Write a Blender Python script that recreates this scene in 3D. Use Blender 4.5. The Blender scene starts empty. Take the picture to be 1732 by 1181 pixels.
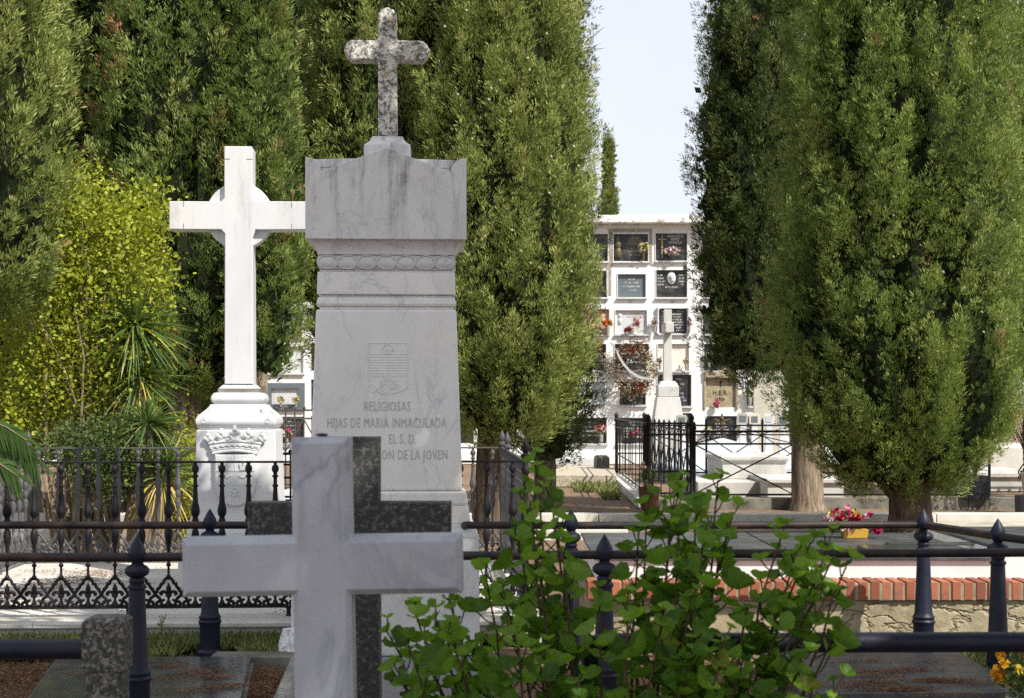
import bpy, math, random
import numpy as np
from mathutils import Vector, Matrix, noise as mnoise
R = math.radians
random.seed(7)
rng = np.random.default_rng(11)
S = bpy.context.scene
COL = S.collection

# ------------------------------------------------------------------ camera, world, sun, exposure
CAMZ, HOR, F, CX = 1.35, 690.0, 2600.0, 866.0
cam_d = bpy.data.cameras.new('camera'); cam = bpy.data.objects.new('camera', cam_d); COL.objects.link(cam)
cam.location = (0, 0, CAMZ); cam.rotation_euler = (R(90), 0, 0)
cam_d.sensor_width = 36; cam_d.lens = F/1732*36; cam_d.shift_y = (HOR-590.5)/1732
cam_d.clip_start = 0.05; cam_d.clip_end = 2000
cam_d.dof.use_dof = True; cam_d.dof.focus_distance = 12.0; cam_d.dof.aperture_fstop = 9.0
S.camera = cam
SUN_AZ, SUN_EL = R(46), R(47)         # azimuth measured from straight behind the camera towards its right
to_sun = Vector((math.sin(SUN_AZ)*math.cos(SUN_EL), -math.cos(SUN_AZ)*math.cos(SUN_EL), math.sin(SUN_EL)))
wd = bpy.data.worlds.new('World'); S.world = wd; wd.use_nodes = True
wn = wd.node_tree.nodes; wl = wd.node_tree.links
bg = wn.get('Background') or wn.new('ShaderNodeBackground')
sky = wn.new('ShaderNodeTexSky'); sky.sky_type = 'NISHITA'; sky.sun_disc = False
sky.sun_elevation = SUN_EL; sky.sun_rotation = math.atan2(to_sun.x, to_sun.y)
sky.air_density = 1.0; sky.dust_density = 1.0; sky.ozone_density = 1.0
veil = wn.new('ShaderNodeMix'); veil.data_type = 'RGBA'; veil.inputs[0].default_value = .8     # thin high haze over the whole sky
cn = wn.new('ShaderNodeTexNoise'); cn.inputs['Scale'].default_value = 2.2; cn.inputs['Detail'].default_value = 5
ctc = wn.new('ShaderNodeTexCoord'); cmp_ = wn.new('ShaderNodeMapping'); cmp_.inputs['Scale'].default_value = (1,1,3.5); wl.new(ctc.outputs['Generated'], cmp_.inputs[0]); wl.new(cmp_.outputs[0], cn.inputs['Vector'])
crp = wn.new('ShaderNodeValToRGB'); crp.color_ramp.elements[0].position = .35; crp.color_ramp.elements[0].color = (5.25,5.45,5.95,1); crp.color_ramp.elements[1].position = .7; crp.color_ramp.elements[1].color = (6.1,6.15,6.4,1)
wl.new(cn.outputs['Fac'], crp.inputs[0]); wl.new(crp.outputs[0], veil.inputs[7])
wl.new(sky.outputs[0], veil.inputs[6]); wl.new(veil.outputs[2], bg.inputs[0]); bg.inputs[1].default_value = 0.104
sl = bpy.data.lights.new('sun', 'SUN'); sl.energy = 4.4; sl.angle = R(0.5); sl.color = (1, .95, .86)
so = bpy.data.objects.new('sun', sl); COL.objects.link(so)
so.rotation_euler = to_sun.to_track_quat('Z', 'Y').to_euler(); so.location = (8, -8, 12)
S.view_settings.view_transform = 'Standard'; S.view_settings.look = 'None'
S.view_settings.exposure = 0.72; S.view_settings.gamma = 1
S.render.engine = 'CYCLES'
S.cycles.max_bounces = 6; S.cycles.diffuse_bounces = 3; S.cycles.transmission_bounces = 3
S.cycles.use_denoising = False; S.cycles.sample_clamp_indirect = 4; S.cycles.use_adaptive_sampling = False

def W(px, py, D):
    return Vector(((px-CX)/F*D, D, CAMZ+(HOR-py)/F*D))
def WX(px, D): return (px-CX)/F*D
def WZ(py, D): return CAMZ+(HOR-py)/F*D

# ------------------------------------------------------------------ object helpers
def tag(o, label=None, cat=None, group=None, kind=None):
    if label: o['label'] = label
    if cat: o['category'] = cat
    if group: o['group'] = group
    if kind: o['kind'] = kind
    return o
def thing(name, label, cat, loc=(0,0,0), rz=0, group=None):
    o = bpy.data.objects.new(name, None); COL.objects.link(o)
    o.empty_display_size = .1
    o.location = loc; o.rotation_euler = (0,0,rz)
    return tag(o, label, cat, group)
def dup(root, loc, rz=None, label=None, group=None):
    def cp(o, par):
        c = o.copy(); COL.objects.link(c)
        if par is not None: c.parent = par
        for ch in list(o.children): cp(ch, c)
        return c
    r = cp(root, None); r.location = loc
    if rz is not None: r.rotation_euler = (0,0,rz)
    if label: r['label'] = label
    if group: r['group'] = group
    return r

class MB:
    def __init__(s): s.v = []; s.f = []; s.c = []; s.cur = (1,1,1)
    def color(s, c): s.cur = c; return s
    def add(s, vs, fs):
        n = len(s.v); s.v += [tuple(v) for v in vs]; s.c += [s.cur]*len(vs)
        s.f += [tuple(i+n for i in f) for f in fs]; return s
    def box(s, x0, x1, y0, y1, z0, z1):
        return s.add([(x0,y0,z0),(x1,y0,z0),(x1,y1,z0),(x0,y1,z0),(x0,y0,z1),(x1,y0,z1),(x1,y1,z1),(x0,y1,z1)],
            [(0,3,2,1),(4,5,6,7),(0,1,5,4),(1,2,6,5),(2,3,7,6),(3,0,4,7)])
    def lathe(s, prof, n=12, c=(0,0,0), rot=0):
        vs = []; fs = []
        for r, z in prof:
            for k in range(n):
                a = 2*math.pi*k/n+rot; vs.append((c[0]+r*math.cos(a), c[1]+r*math.sin(a), c[2]+z))
        m = len(prof)
        for i in range(m-1):
            for k in range(n):
                k2 = (k+1) % n; fs.append((i*n+k, i*n+k2, (i+1)*n+k2, (i+1)*n+k))
        fs.append(tuple(range(n-1,-1,-1))); fs.append(tuple((m-1)*n+k for k in range(n)))
        return s.add(vs, fs)
    def stack(s, prof, c=(0,0)):          # (hx, hy, z) rectangles
        vs = []; fs = []
        for hx, hy, z in prof:
            vs += [(c[0]-hx,c[1]-hy,z),(c[0]+hx,c[1]-hy,z),(c[0]+hx,c[1]+hy,z),(c[0]-hx,c[1]+hy,z)]
        m = len(prof)
        for i in range(m-1):
            for k in range(4):
                k2 = (k+1) % 4; fs.append((i*4+k, i*4+k2, (i+1)*4+k2, (i+1)*4+k))
        fs.append((3,2,1,0)); b = (m-1)*4; fs.append((b,b+1,b+2,b+3))
        return s.add(vs, fs)
    def prism(s, poly, y0, y1, ch=0):     # poly in xz counter-clockwise seen from -y; y0 is the front
        n = len(poly); P = [Vector((p[0], p[1])) for p in poly]
        rings = [(y0, P), (y1, P)]
        if ch:
            ins = []
            for i in range(n):
                a, b, c = P[i-1], P[i], P[(i+1) % n]
                d1 = (b-a).normalized(); d2 = (c-b).normalized()
                n1 = Vector((-d1.y, d1.x)); n2 = Vector((-d2.y, d2.x)); q = (n1+n2)
                ins.append(b + q*(ch/max(.3, 1+n1.dot(n2))))
            rings = [(y0, ins), (y0+ch, P), (y1-ch*.5, P), (y1, P)]
        vs = [(p.x, y, p.y) for y, pp in rings for p in pp]; fs = []
        for r in range(len(rings)-1):
            for i in range(n):
                j = (i+1) % n; fs.append((r*n+i, r*n+j, (r+1)*n+j, (r+1)*n+i))
        fs = [tuple(f) for f in fs]
        fs.append(tuple(range(n-1,-1,-1))[::-1]); fs.append(tuple((len(rings)-1)*n+i for i in range(n))[::-1])
        return s.add(vs, fs)
    def tube(s, pts, r, n=6, cap=True):
        pts = [Vector(p) for p in pts]; m = len(pts)
        rs = [r]*m if not hasattr(r, '__len__') else list(r)
        vs = []; fs = []; up = None
        for i, p in enumerate(pts):
            t = (pts[min(i+1,m-1)]-pts[max(i-1,0)])
            if t.length < 1e-9: t = Vector((0,0,1))
            t.normalize()
            if up is None:
                up = Vector((0,1,0)) if abs(t.y) < .9 else Vector((1,0,0))
            u = (up - t*up.dot(t)); u.normalize(); w = t.cross(u); up = u
            for k in range(n):
                a = 2*math.pi*(k+.5)/n; vs.append(p+(u*math.cos(a)+w*math.sin(a))*rs[i])
        for i in range(m-1):
            for k in range(n):
                k2 = (k+1) % n; fs.append((i*n+k, (i+1)*n+k, (i+1)*n+k2, i*n+k2))
        if cap: fs.append(tuple(range(n))); fs.append(tuple((m-1)*n+k for k in range(n-1,-1,-1)))
        return s.add(vs, fs)
    def ball(s, c, r, n=8, m=5, sq=(1,1,1)):
        prof = [(max(1e-4, math.sin(math.pi*i/m))*r, -math.cos(math.pi*i/m)*r) for i in range(m+1)]
        k0 = len(s.v); s.lathe(prof, n, (0,0,0))
        for i in range(k0, len(s.v)):
            v = s.v[i]; s.v[i] = (c[0]+v[0]*sq[0], c[1]+v[1]*sq[1], c[2]+v[2]*sq[2])
        return s
    def build(s, name, mat, parent=None, smooth=False, bevel=0, seg=2, colors=False, fixn=True):
        me = bpy.data.meshes.new(name); me.from_pydata(s.v, [], s.f)
        if fixn:
            import bmesh
            bm = bmesh.new(); bm.from_mesh(me); bmesh.ops.recalc_face_normals(bm, faces=bm.faces); bm.to_mesh(me); bm.free()
        me.materials.append(mat)
        if smooth:
            me.polygons.foreach_set('use_smooth', [True]*len(me.polygons))
            try: me.set_sharp_from_angle(angle=R(42))
            except Exception: pass
        if colors:
            at = me.attributes.new('col', 'FLOAT_COLOR', 'POINT')
            at.data.foreach_set('color', [x for c in s.c for x in (c[0],c[1],c[2],1)])
        o = bpy.data.objects.new(name, me); COL.objects.link(o)
        if parent is not None: o.parent = parent
        if bevel:
            b = o.modifiers.new('bevel', 'BEVEL'); b.width = bevel; b.segments = seg; b.limit_method = 'ANGLE'; b.angle_limit = R(35)
        return o

def mesh_np(name, verts, faces_n, mat, parent=None, tone=None, col=None, smooth=False):
    """verts (n,3), consecutive groups of faces_n verts form faces; tone: per-vertex float"""
    me = bpy.data.meshes.new(name); nv = len(verts); nf = nv//faces_n
    me.vertices.add(nv); me.vertices.foreach_set('co', verts.astype(np.float32).ravel())
    me.loops.add(nv); me.loops.foreach_set('vertex_index', np.arange(nv, dtype=np.int32))
    me.polygons.add(nf); me.polygons.foreach_set('loop_start', np.arange(0, nv, faces_n, dtype=np.int32))
    me.update(calc_edges=True)
    if tone is not None:
        at = me.attributes.new('tone', 'FLOAT', 'POINT'); at.data.foreach_set('value', tone.astype(np.float32))
    if col is not None:
        at = me.attributes.new('col', 'FLOAT_COLOR', 'POINT')
        c4 = np.concatenate([col, np.ones((nv,1))], 1); at.data.foreach_set('color', c4.astype(np.float32).ravel())
    me.materials.append(mat)
    o = bpy.data.objects.new(name, me); COL.objects.link(o)
    if parent is not None: o.parent = parent
    return o

# ------------------------------------------------------------------ materials
class NT:
    def __init__(s, name):
        s.m = bpy.data.materials.new(name); s.m.use_nodes = True
        s.t = s.m.node_tree; s.n = s.t.nodes; s.l = s.t.links
        s.b = s.n.get('Principled BSDF'); s.out = s.n.get('Material Output')
        s.tc = s.n.new('ShaderNodeTexCoord')
    def lk(s, a, b): s.l.new(a, b); return s
    def map(s, scale=(1,1,1), rot=(0,0,0), src='Object'):
        m = s.n.new('ShaderNodeMapping'); m.inputs['Scale'].default_value = scale; m.inputs['Rotation'].default_value = rot
        s.l.new(s.tc.outputs[src], m.inputs[0]); return m.outputs[0]
    def noise(s, scale, detail=5, rough=.6, vec=None, dist=0):
        n = s.n.new('ShaderNodeTexNoise'); n.inputs['Scale'].default_value = scale; n.inputs['Detail'].default_value = detail
        n.inputs['Roughness'].default_value = rough; n.inputs['Distortion'].default_value = dist
        s.l.new(vec if vec is not None else s.tc.outputs['Object'], n.inputs['Vector']); return n.outputs['Fac']
    def vor(s, scale, feat='F1', vec=None, out='Distance'):
        n = s.n.new('ShaderNodeTexVoronoi'); n.feature = feat; n.inputs['Scale'].default_value = scale
        s.l.new(vec if vec is not None else s.tc.outputs['Object'], n.inputs['Vector']); return n.outputs[out]
    def ramp(s, fac, stops, interp='LINEAR'):
        r = s.n.new('ShaderNodeValToRGB'); e = r.color_ramp.elements; r.color_ramp.interpolation = interp
        def c4(c): return (c,c,c,1) if not hasattr(c,'__len__') else tuple(c)+(1,)
        e[0].position = stops[0][0]; e[0].color = c4(stops[0][1]); e[1].position = stops[-1][0]; e[1].color = c4(stops[-1][1])
        for p, c in stops[1:-1]:
            q = e.new(p); q.color = c4(c)
        s.l.new(fac, r.inputs[0]); return r.outputs[0]
    def mix(s, fac, a, b, mode='MIX'):
        m = s.n.new('ShaderNodeMix'); m.data_type = 'RGBA'; m.blend_type = mode
        for sock, v in ((m.inputs[0], fac), (m.inputs[6], a), (m.inputs[7], b)):
            if hasattr(v, 'is_linked') or hasattr(v, 'links'): s.l.new(v, sock)
            elif hasattr(v, '__len__'): sock.default_value = tuple(v)+(1,)
            else: sock.default_value = v
        return m.outputs[2]
    def math(s, op, a, b=0.5):
        m = s.n.new('ShaderNodeMath'); m.operation = op
        for sock, v in ((m.inputs[0], a), (m.inputs[1], b)):
            if hasattr(v, 'links'): s.l.new(v, sock)
            else: sock.default_value = v
        return m.outputs[0]
    def attr(s, name, out='Fac'):
        a = s.n.new('ShaderNodeAttribute'); a.attribute_name = name; return a.outputs[out]
    def sep(s, vec, k):
        q = s.n.new('ShaderNodeSeparateXYZ'); s.l.new(vec, q.inputs[0]); return q.outputs[k]
    def bump(s, h, strength=.3, dist=.01):
        b = s.n.new('ShaderNodeBump'); b.inputs['Strength'].default_value = strength; b.inputs['Distance'].default_value = dist
        s.l.new(h, b.inputs['Height']); s.l.new(b.outputs[0], s.b.inputs['Normal']); return b.outputs[0]
    def fin(s, col, rough=.6, metal=0, spec=.5):
        if hasattr(col, 'links'): s.l.new(col, s.b.inputs['Base Color'])
        else: s.b.inputs['Base Color'].default_value = tuple(col)+(1,)
        if hasattr(rough, 'links'): s.l.new(rough, s.b.inputs['Roughness'])
        else: s.b.inputs['Roughness'].default_value = rough
        s.b.inputs['Metallic'].default_value = metal; s.b.inputs['Specular IOR Level'].default_value = spec
        return s.m

def marble(name, base=(.62,.62,.63), vein=(.30,.31,.34), stain=(.5,.45,.36), vs=1.0, vamt=.6, samt=.35, rough=.45, speck=.0, rot=(0,R(35),0), vw=.035, run=None):
    t = NT(name)
    v = t.map((1*vs, 1*vs, .42*vs), rot)
    n1 = t.noise(2.2, 7, .62, v, .9)
    line = t.math('ABSOLUTE', t.math('SUBTRACT', n1, .5))
    veins = t.ramp(line, [(0, 1), (vw, .25), (vw*3.2, 0)])
    msk = t.ramp(t.noise(1.3*vs, 3, .5), [(.42, 0), (.62, 1)])
    vv = t.math('MULTIPLY', t.math('MULTIPLY', veins, msk), vamt)
    cloud = t.ramp(t.noise(3.0, 5, .6, v, .5), [(.3, tuple(c*.86 for c in base)), (.7, base)])
    c = t.mix(vv, cloud, vein)
    st = t.math('MULTIPLY', t.ramp(t.noise(1.8, 6, .65, t.map((1,1,.35))), [(.48, 0), (.72, 1)]), samt)
    c = t.mix(st, c, stain)
    if run:                                  # dark run-off streaks between two heights
        z0_, z1_, amt, rs = run
        zz = t.sep(t.tc.outputs['Object'], 2)
        zm = t.ramp(t.math('DIVIDE', t.math('SUBTRACT', zz, z0_), z1_-z0_), [(0, 0), (.8, 1)])
        rm = t.ramp(t.noise(1, 6, .7, t.map((rs,rs,rs*.12))), [(.52, 0), (.68, 1)])
        gr = t.ramp(t.noise(30, 4, .7), [(.35, .4), (.6, 1)])
        c = t.mix(t.math('MULTIPLY', t.math('MULTIPLY', zm, rm), t.math('MULTIPLY', gr, amt)), c, (.10,.095,.085))
    if speck:
        sp = t.math('MULTIPLY', t.ramp(t.noise(38, 4, .7), [(.60, 0), (.68, 1)]), speck)
        c = t.mix(sp, c, (.06,.06,.05))
    t.bump(t.noise(60, 4, .6), .12, .004)
    return t.fin(c, rough)

M = {}
M['marble'] = marble('veined_marble', (.69,.695,.70), (.34,.35,.39), (.60,.55,.46), 1.7, .6, .5, vw=.012, run=(2.0,2.8,1.0,9), speck=.25)
M['marble_shaft'] = marble('cream_veined_marble', (.80,.79,.765), (.40,.42,.48), (.70,.62,.50), 1.9, .65, .55, vw=.014)
M['marble_fg'] = marble('grey_white_marble', (.42,.44,.49), (.19,.21,.25), (.29,.30,.31), 2.2, .75, .5, .5, rot=(0,R(-22),0), run=(.2,1.4,.4,16), speck=.12)
M['marble_white'] = marble('white_marble', (.60,.61,.62), (.45,.46,.49), (.58,.54,.45), .8, .3, .5, .4, run=(.3,3.6,.3,10))
M['marble_old'] = marble('weathered_marble', (.55,.54,.51), (.3,.3,.3), (.22,.20,.16), 1.5, .5, .8, .7, .5)
M['marble_floor'] = marble('marble_paving', (.62,.60,.56), (.4,.4,.4), (.35,.28,.2), 1.5, .4, .6, .6, .4)
M['marble_kerb'] = marble('marble_kerb', (.6,.58,.53), (.42,.42,.42), (.40,.34,.24), 1.5, .3, .7, .6, .25)
M['marble_tomb'] = marble('pinkish_white_marble', (.74,.73,.73), (.6,.6,.6), (.6,.55,.48), 1.0, .2, .3, .4)
M['blue_marble'] = marble('blue_grey_marble', (.42,.47,.50), (.3,.34,.37), (.35,.36,.33), 1.0, .3, .3, .35)

def lichen(name, dark=(.045,.045,.042), light=(.33,.32,.30), sc=24, thr=.5, orange=.0):
    t = NT(name)
    a = t.ramp(t.noise(sc, 6, .7, None, .6), [(thr-.06, light), (thr+.05, dark)])
    b = t.ramp(t.noise(sc*3.1, 4, .7), [(.4, .65), (.6, 1.2)])
    c = t.mix(1, a, b, 'MULTIPLY')
    if orange:
        m = t.math('MULTIPLY', t.ramp(t.noise(9, 5, .7), [(.60, 0), (.66, 1)]), orange)
        c = t.mix(m, c, (.42,.27,.06))
    t.bump(t.noise(sc*2, 6, .7), .5, .006)
    return t.fin(c, .9)
M['granite'] = lichen('lichened_granite', (.04,.041,.041), (.15,.145,.12), 60, .44)
M['granite_pillar'] = lichen('grey_lichened_granite', (.05,.05,.045), (.25,.235,.205), 75, .47)
M['cross_stone'] = lichen('lichened_white_stone', (.12,.115,.10), (.60,.59,.54), 42, .52, .5)
M['rough_rock'] = lichen('white_rough_rock', (.25,.24,.22), (.68,.68,.68), 16, .7)

def polished(name, base=(.045,.05,.055), rough=.18, sp=.03):
    t = NT(name)
    c = t.ramp(t.noise(160, 3, .7), [(.35, tuple(x*.55 for x in base)), (.6, base), (.8, tuple(x*1.9 for x in base))])
    d = t.ramp(t.noise(5, 5, .7), [(.45, 0), (.7, .5)])
    c = t.mix(d, c, (.16,.155,.14))
    r = t.ramp(t.noise(7, 5, .7), [(.35, rough), (.7, rough+.18)])
    return t.fin(c, r)
M['slab'] = polished('polished_dark_granite', (.06,.066,.072), .10)
M['slab_dull'] = polished('dull_dark_granite', (.05,.054,.06), .35)
M['niche_black'] = polished('black_granite_plaque', (.022,.024,.027), .25)
M['niche_grey'] = polished('grey_granite_plaque', (.13,.16,.18), .3)

def iron(name, base=(.012,.015,.024), rust=.0, rough=.45, rz=None):
    t = NT(name)
    c = t.ramp(t.noise(30, 4, .6), [(.3, tuple(x*.7 for x in base)), (.7, tuple(x*1.25 for x in base))])
    if rust:
        m = t.math('MULTIPLY', t.ramp(t.noise(9, 6, .7, t.map((.6,1,1))), [(.42, 0), (.6, 1)]), rust)
        c = t.mix(m, c, (.05,.028,.02))
    t.bump(t.noise(90, 4, .6), .25, .003)
    return t.fin(c, rough, spec=.3)
M['iron_blue'] = iron('blue_black_painted_iron', (.006,.010,.024), .12, .5)
M['iron_rail'] = iron('rusty_blue_black_iron', (.010,.010,.014), .8, .5)
M['iron_fence'] = iron('dark_cast_iron', (.007,.007,.009), .2, .6)
M['iron_far'] = iron('weathered_grey_cast_iron', (.075,.075,.08), .25, .6)
M['iron_black'] = iron('black_iron', (.010,.010,.012), .1, .5)
M['iron_pale'] = iron('pale_painted_iron', (.42,.41,.38), .2, .6)

def plaster():
    t = NT('whitewashed_plaster')
    c = t.ramp(t.noise(1.2, 5, .6), [(.3, (.64,.64,.63)), (.6, (.72,.72,.71))])
    z = t.sep(t.tc.outputs['Object'], 2)
    g = t.ramp(t.noise(4.5, 7, .75, t.map((1,1,.6))), [(.60, 0), (.68, 1)])
    hi = t.ramp(t.math('DIVIDE', z, 6), [(.65, .30), (.86, .85)])
    c = t.mix(t.math('MULTIPLY', g, hi), c, (.34,.31,.26))
    t.bump(t.noise(25, 5, .6), .2, .01)
    return t.fin(c, .85, spec=.2)
M['plaster'] = plaster()
def cornice():
    t = NT('stained_cornice')
    g = t.ramp(t.noise(3.2, 7, .8, t.map((1,1,1.4))), [(.50, 0), (.60, 1)])
    c = t.mix(g, (.74,.73,.70), (.24,.22,.18))
    return t.fin(c, .9, spec=.2)
M['cornice'] = cornice()
def simple(name, c, rough=.7, var=.25, sc=20, bump=.2, spec=.4):
    t = NT(name)
    col = t.ramp(t.noise(sc, 5, .65), [(.3, tuple(x*(1-var) for x in c)), (.7, tuple(min(1,x*(1+var)) for x in c))])
    if bump: t.bump(t.noise(sc*2, 5, .6), bump, .01)
    return t.fin(col, rough, spec=spec)
M['cement'] = simple('grey_cement', (.30,.27,.23), .9, .3, 8)
M['old_cement'] = simple('ochre_crumbled_cement', (.28,.24,.155), .9, .35, 9, .5)
M['concrete_dark'] = simple('dark_stained_concrete', (.16,.15,.125), .9, .6, 4, .4)
M['beige_stone'] = simple('beige_stone', (.52,.48,.40), .7, .12, 3)
M['pink_plaster'] = simple('pink_plaster', (.6,.38,.28), .8, .15, 6)
M['letter_dark'] = simple('engraved_letter', (.50,.47,.42), .8, .15, 20, 0)
M['letter_light'] = simple('pale_letter', (.62,.62,.60), .6, .1, 20, 0)
M['letter_gold'] = simple('gilt_letter', (.36,.27,.13), .5, .1, 20, 0)
M['metal_frame'] = simple('pale_metal_frame', (.6,.6,.58), .4, .1, 20, 0)
M['bronze'] = simple('bronze', (.10,.07,.035), .45, .3, 20, 0)
M['steel'] = simple('dull_steel', (.35,.34,.31), .35, .2, 10, 0)
M['terracotta'] = simple('terracotta', (.20,.09,.05), .8, .2, 10)
M['box_black'] = simple('black_plastic', (.012,.014,.018), .5, .2, 10, 0)
M['yellow_pot'] = simple('ochre_yellow_pot', (.45,.27,.04), .6, .15, 10, 0)
M['cream_marble'] = marble('cream_marble_plaque', (.72,.68,.60), (.6,.5,.42), (.62,.5,.42), 1.5, .4, .5, .5)

def brickm():
    t = NT('red_brick')
    i = t.n.new('ShaderNodeNewGeometry').outputs['Random Per Island']
    c = t.ramp(i, [(0, (.20,.060,.035)), (.5, (.31,.095,.048)), (1, (.38,.135,.07))])
    s = t.math('MULTIPLY', t.ramp(t.noise(14, 6, .75), [(.52, 0), (.66, 1)]), .55)
    c = t.mix(s, c, (.13,.07,.06))
    t.bump(t.noise(70, 5, .7), .4, .004)
    return t.fin(c, .85)
M['brick'] = brickm()
def rubble():
    t = NT('cracked_render')
    wv = t.map((1,1,1.6))
    nz = t.n.new('ShaderNodeTexNoise'); nz.inputs['Scale'].default_value = 3.5; nz.inputs['Detail'].default_value = 5
    t.l.new(wv, nz.inputs['Vector'])
    vm = t.n.new('ShaderNodeVectorMath'); vm.operation = 'MULTIPLY_ADD'; vm.inputs[1].default_value = (.45,.45,.45)
    t.l.new(nz.outputs['Color'], vm.inputs[0]); t.l.new(wv, vm.inputs[2])
    d = t.vor(3.7, 'DISTANCE_TO_EDGE', vm.outputs[0])
    d2 = t.vor(8, 'DISTANCE_TO_EDGE', vm.outputs[0])
    crack = t.ramp(d, [(0, 1), (.010, .5), (.03, 0)])
    c = t.ramp(t.noise(6, 7, .75), [(.3, (.17,.14,.09)), (.5, (.32,.27,.175)), (.72, (.44,.40,.29))])
    c = t.mix(t.math('MULTIPLY', crack, .6), c, (.05,.04,.03))
    h = t.math('ADD', t.math('MULTIPLY', t.ramp(d, [(0, 0), (.06, 1)]), .7), t.math('MULTIPLY', t.noise(22, 7, .7), .6))
    t.bump(h, .8, .02)
    return t.fin(c, .95, spec=.2)
M['rubble'] = rubble()

def ground():
    t = NT('dirt_ground')
    big = t.noise(.35, 4, .6)
    fine = t.noise(16, 8, .8)
    c1 = t.ramp(fine, [(.32, (.07,.045,.028)), (.5, (.20,.135,.085)), (.68, (.38,.29,.20))])
    c2 = t.ramp(t.noise(26, 8, .8), [(.35, (.10,.055,.03)), (.5, (.17,.11,.07)), (.7, (.30,.25,.19))])
    c = t.mix(t.ramp(big, [(.42, 0), (.58, 1)]), c1, c2)
    t.bump(t.noise(40, 8, .75), .7, .02)
    return t.fin(c, .95, spec=.2)
M['ground'] = ground()
def paving():
    t = NT('pale_pavement')
    c = t.ramp(t.noise(3, 7, .7), [(.3, (.26,.23,.18)), (.55, (.42,.38,.31)), (.75, (.52,.48,.40))])
    t.bump(t.noise(40, 5, .7), .4, .01)
    return t.fin(c, .9, spec=.2)
M['paving'] = paving()
M['gravel'] = simple('pale_gravel', (.40,.35,.27), .9, .6, 34, .9)
def bark(name, a, b):
    t = NT(name)
    v = t.map((1,1,.12))
    n = t.noise(20, 7, .72, v, .4)
    c = t.ramp(n, [(.36, a), (.62, b)])
    t.bump(n, 1.0, .03)
    return t.fin(c, .95, spec=.15)
M['bark'] = bark('grey_brown_bark', (.07,.05,.035), (.36,.29,.21))
M['bark_dark'] = bark('dark_bark', (.035,.026,.02), (.16,.12,.085))
M['twig'] = simple('twig_bark', (.22,.17,.11), .9, .3, 20)
M['stem_red'] = simple('reddish_stem', (.075,.045,.022), .7, .35, 30, .1)

def foliage(name, stops, trans=.3, tcol=(.25,.36,.05), rough=.6, src='tone'):
    t = NT(name)
    if src == 'col': c = t.attr('col', 'Color')
    else: c = t.ramp(t.attr('tone'), stops)
    t.fin(c, rough, spec=.25)
    tr = t.n.new('ShaderNodeBsdfTranslucent')
    c2 = t.mix(.5, c, c, 'MIX')
    sc = t.mix(1.0, c, tcol, 'MULTIPLY') if src != 'col' else c
    g = t.n.new('ShaderNodeMix'); g.data_type = 'RGBA'; g.inputs[0].default_value = .5
    t.l.new(c, g.inputs[6]); g.inputs[7].default_value = tuple(tcol)+(1,) if src != 'col' else (.3,.3,.3,1)
    t.l.new((g.outputs[2] if src != 'col' else c), tr.inputs[0])
    ms = t.n.new('ShaderNodeMixShader'); ms.inputs[0].default_value = trans
    t.l.new(t.b.outputs[0], ms.inputs[1]); t.l.new(tr.outputs[0], ms.inputs[2]); t.l.new(ms.outputs[0], t.out.inputs[0])
    return t.m
BR = [(.86, (.22,.11,.05)), (1, (.42,.22,.11))]
M['cyp_light'] = foliage('light_cypress_foliage', [(0, (.05,.08,.018)), (.4, (.205,.262,.066)), (.8, (.42,.48,.15))]+BR, .30, (.24,.3,.06))
M['cyp_mid'] = foliage('green_cypress_foliage', [(0, (.038,.072,.016)), (.4, (.155,.222,.056)), (.8, (.35,.43,.13))]+BR, .30, (.2,.28,.04))
M['cyp_rich'] = foliage('rich_green_cypress_foliage', [(0, (.032,.058,.015)), (.4, (.150,.222,.050)), (.8, (.35,.44,.115))]+BR, .28, (.16,.25,.045))
M['cyp_dark'] = foliage('dark_cypress_foliage', [(0, (.02,.04,.012)), (.4, (.085,.122,.036)), (.8, (.20,.25,.08))]+BR, .25, (.12,.17,.03))
M['cyp_blue'] = foliage('blue_green_cypress_foliage', [(0, (.024,.045,.022)), (.4, (.055,.09,.04)), (.8, (.11,.16,.065))]+BR, .2, (.08,.13,.03))
M['inner'] = simple('inner_twigs_and_leaves', (.012,.017,.007), .95, .6, 40, 1.0, .1)  # near-black: shade inside the crowns put into the colour of a solid core
M['shrub'] = foliage('yellow_green_leaves', [(0, (.09,.13,.012)), (.5, (.32,.37,.035)), (1, (.46,.48,.07))], .4, (.40,.44,.02), .5)
M['palm'] = foliage('palm_leaf', [(0, (.03,.07,.02)), (.5, (.09,.16,.04)), (.8, (.22,.28,.08)), (.88, (.45,.36,.06)), (1, (.5,.38,.2))], .25, (.2,.28,.04), .45)
M['geranium'] = foliage('geranium_leaf', [(0, (.02,.055,.008)), (.5, (.085,.18,.018)), (.85, (.20,.34,.04)), (1, (.16,.17,.03))], .5, (.22,.42,.02), .42)
M['grass'] = foliage('grass_blade', [(0, (.08,.11,.03)), (.5, (.20,.25,.07)), (1, (.45,.40,.20))], .3, (.2,.24,.05))
M['bush'] = foliage('bush_leaf', [(0, (.03,.05,.02)), (.5, (.07,.11,.03)), (1, (.15,.2,.06))], .3, (.15,.2,.03))
M['litter'] = foliage('dry_litter', [(0, (.07,.035,.02)), (.5, (.18,.085,.045)), (1, (.30,.18,.10))], .1, (.2,.1,.05), .9)
M['petal'] = foliage('petals', None, .2, (.3,.3,.3), .6, 'col')

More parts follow.
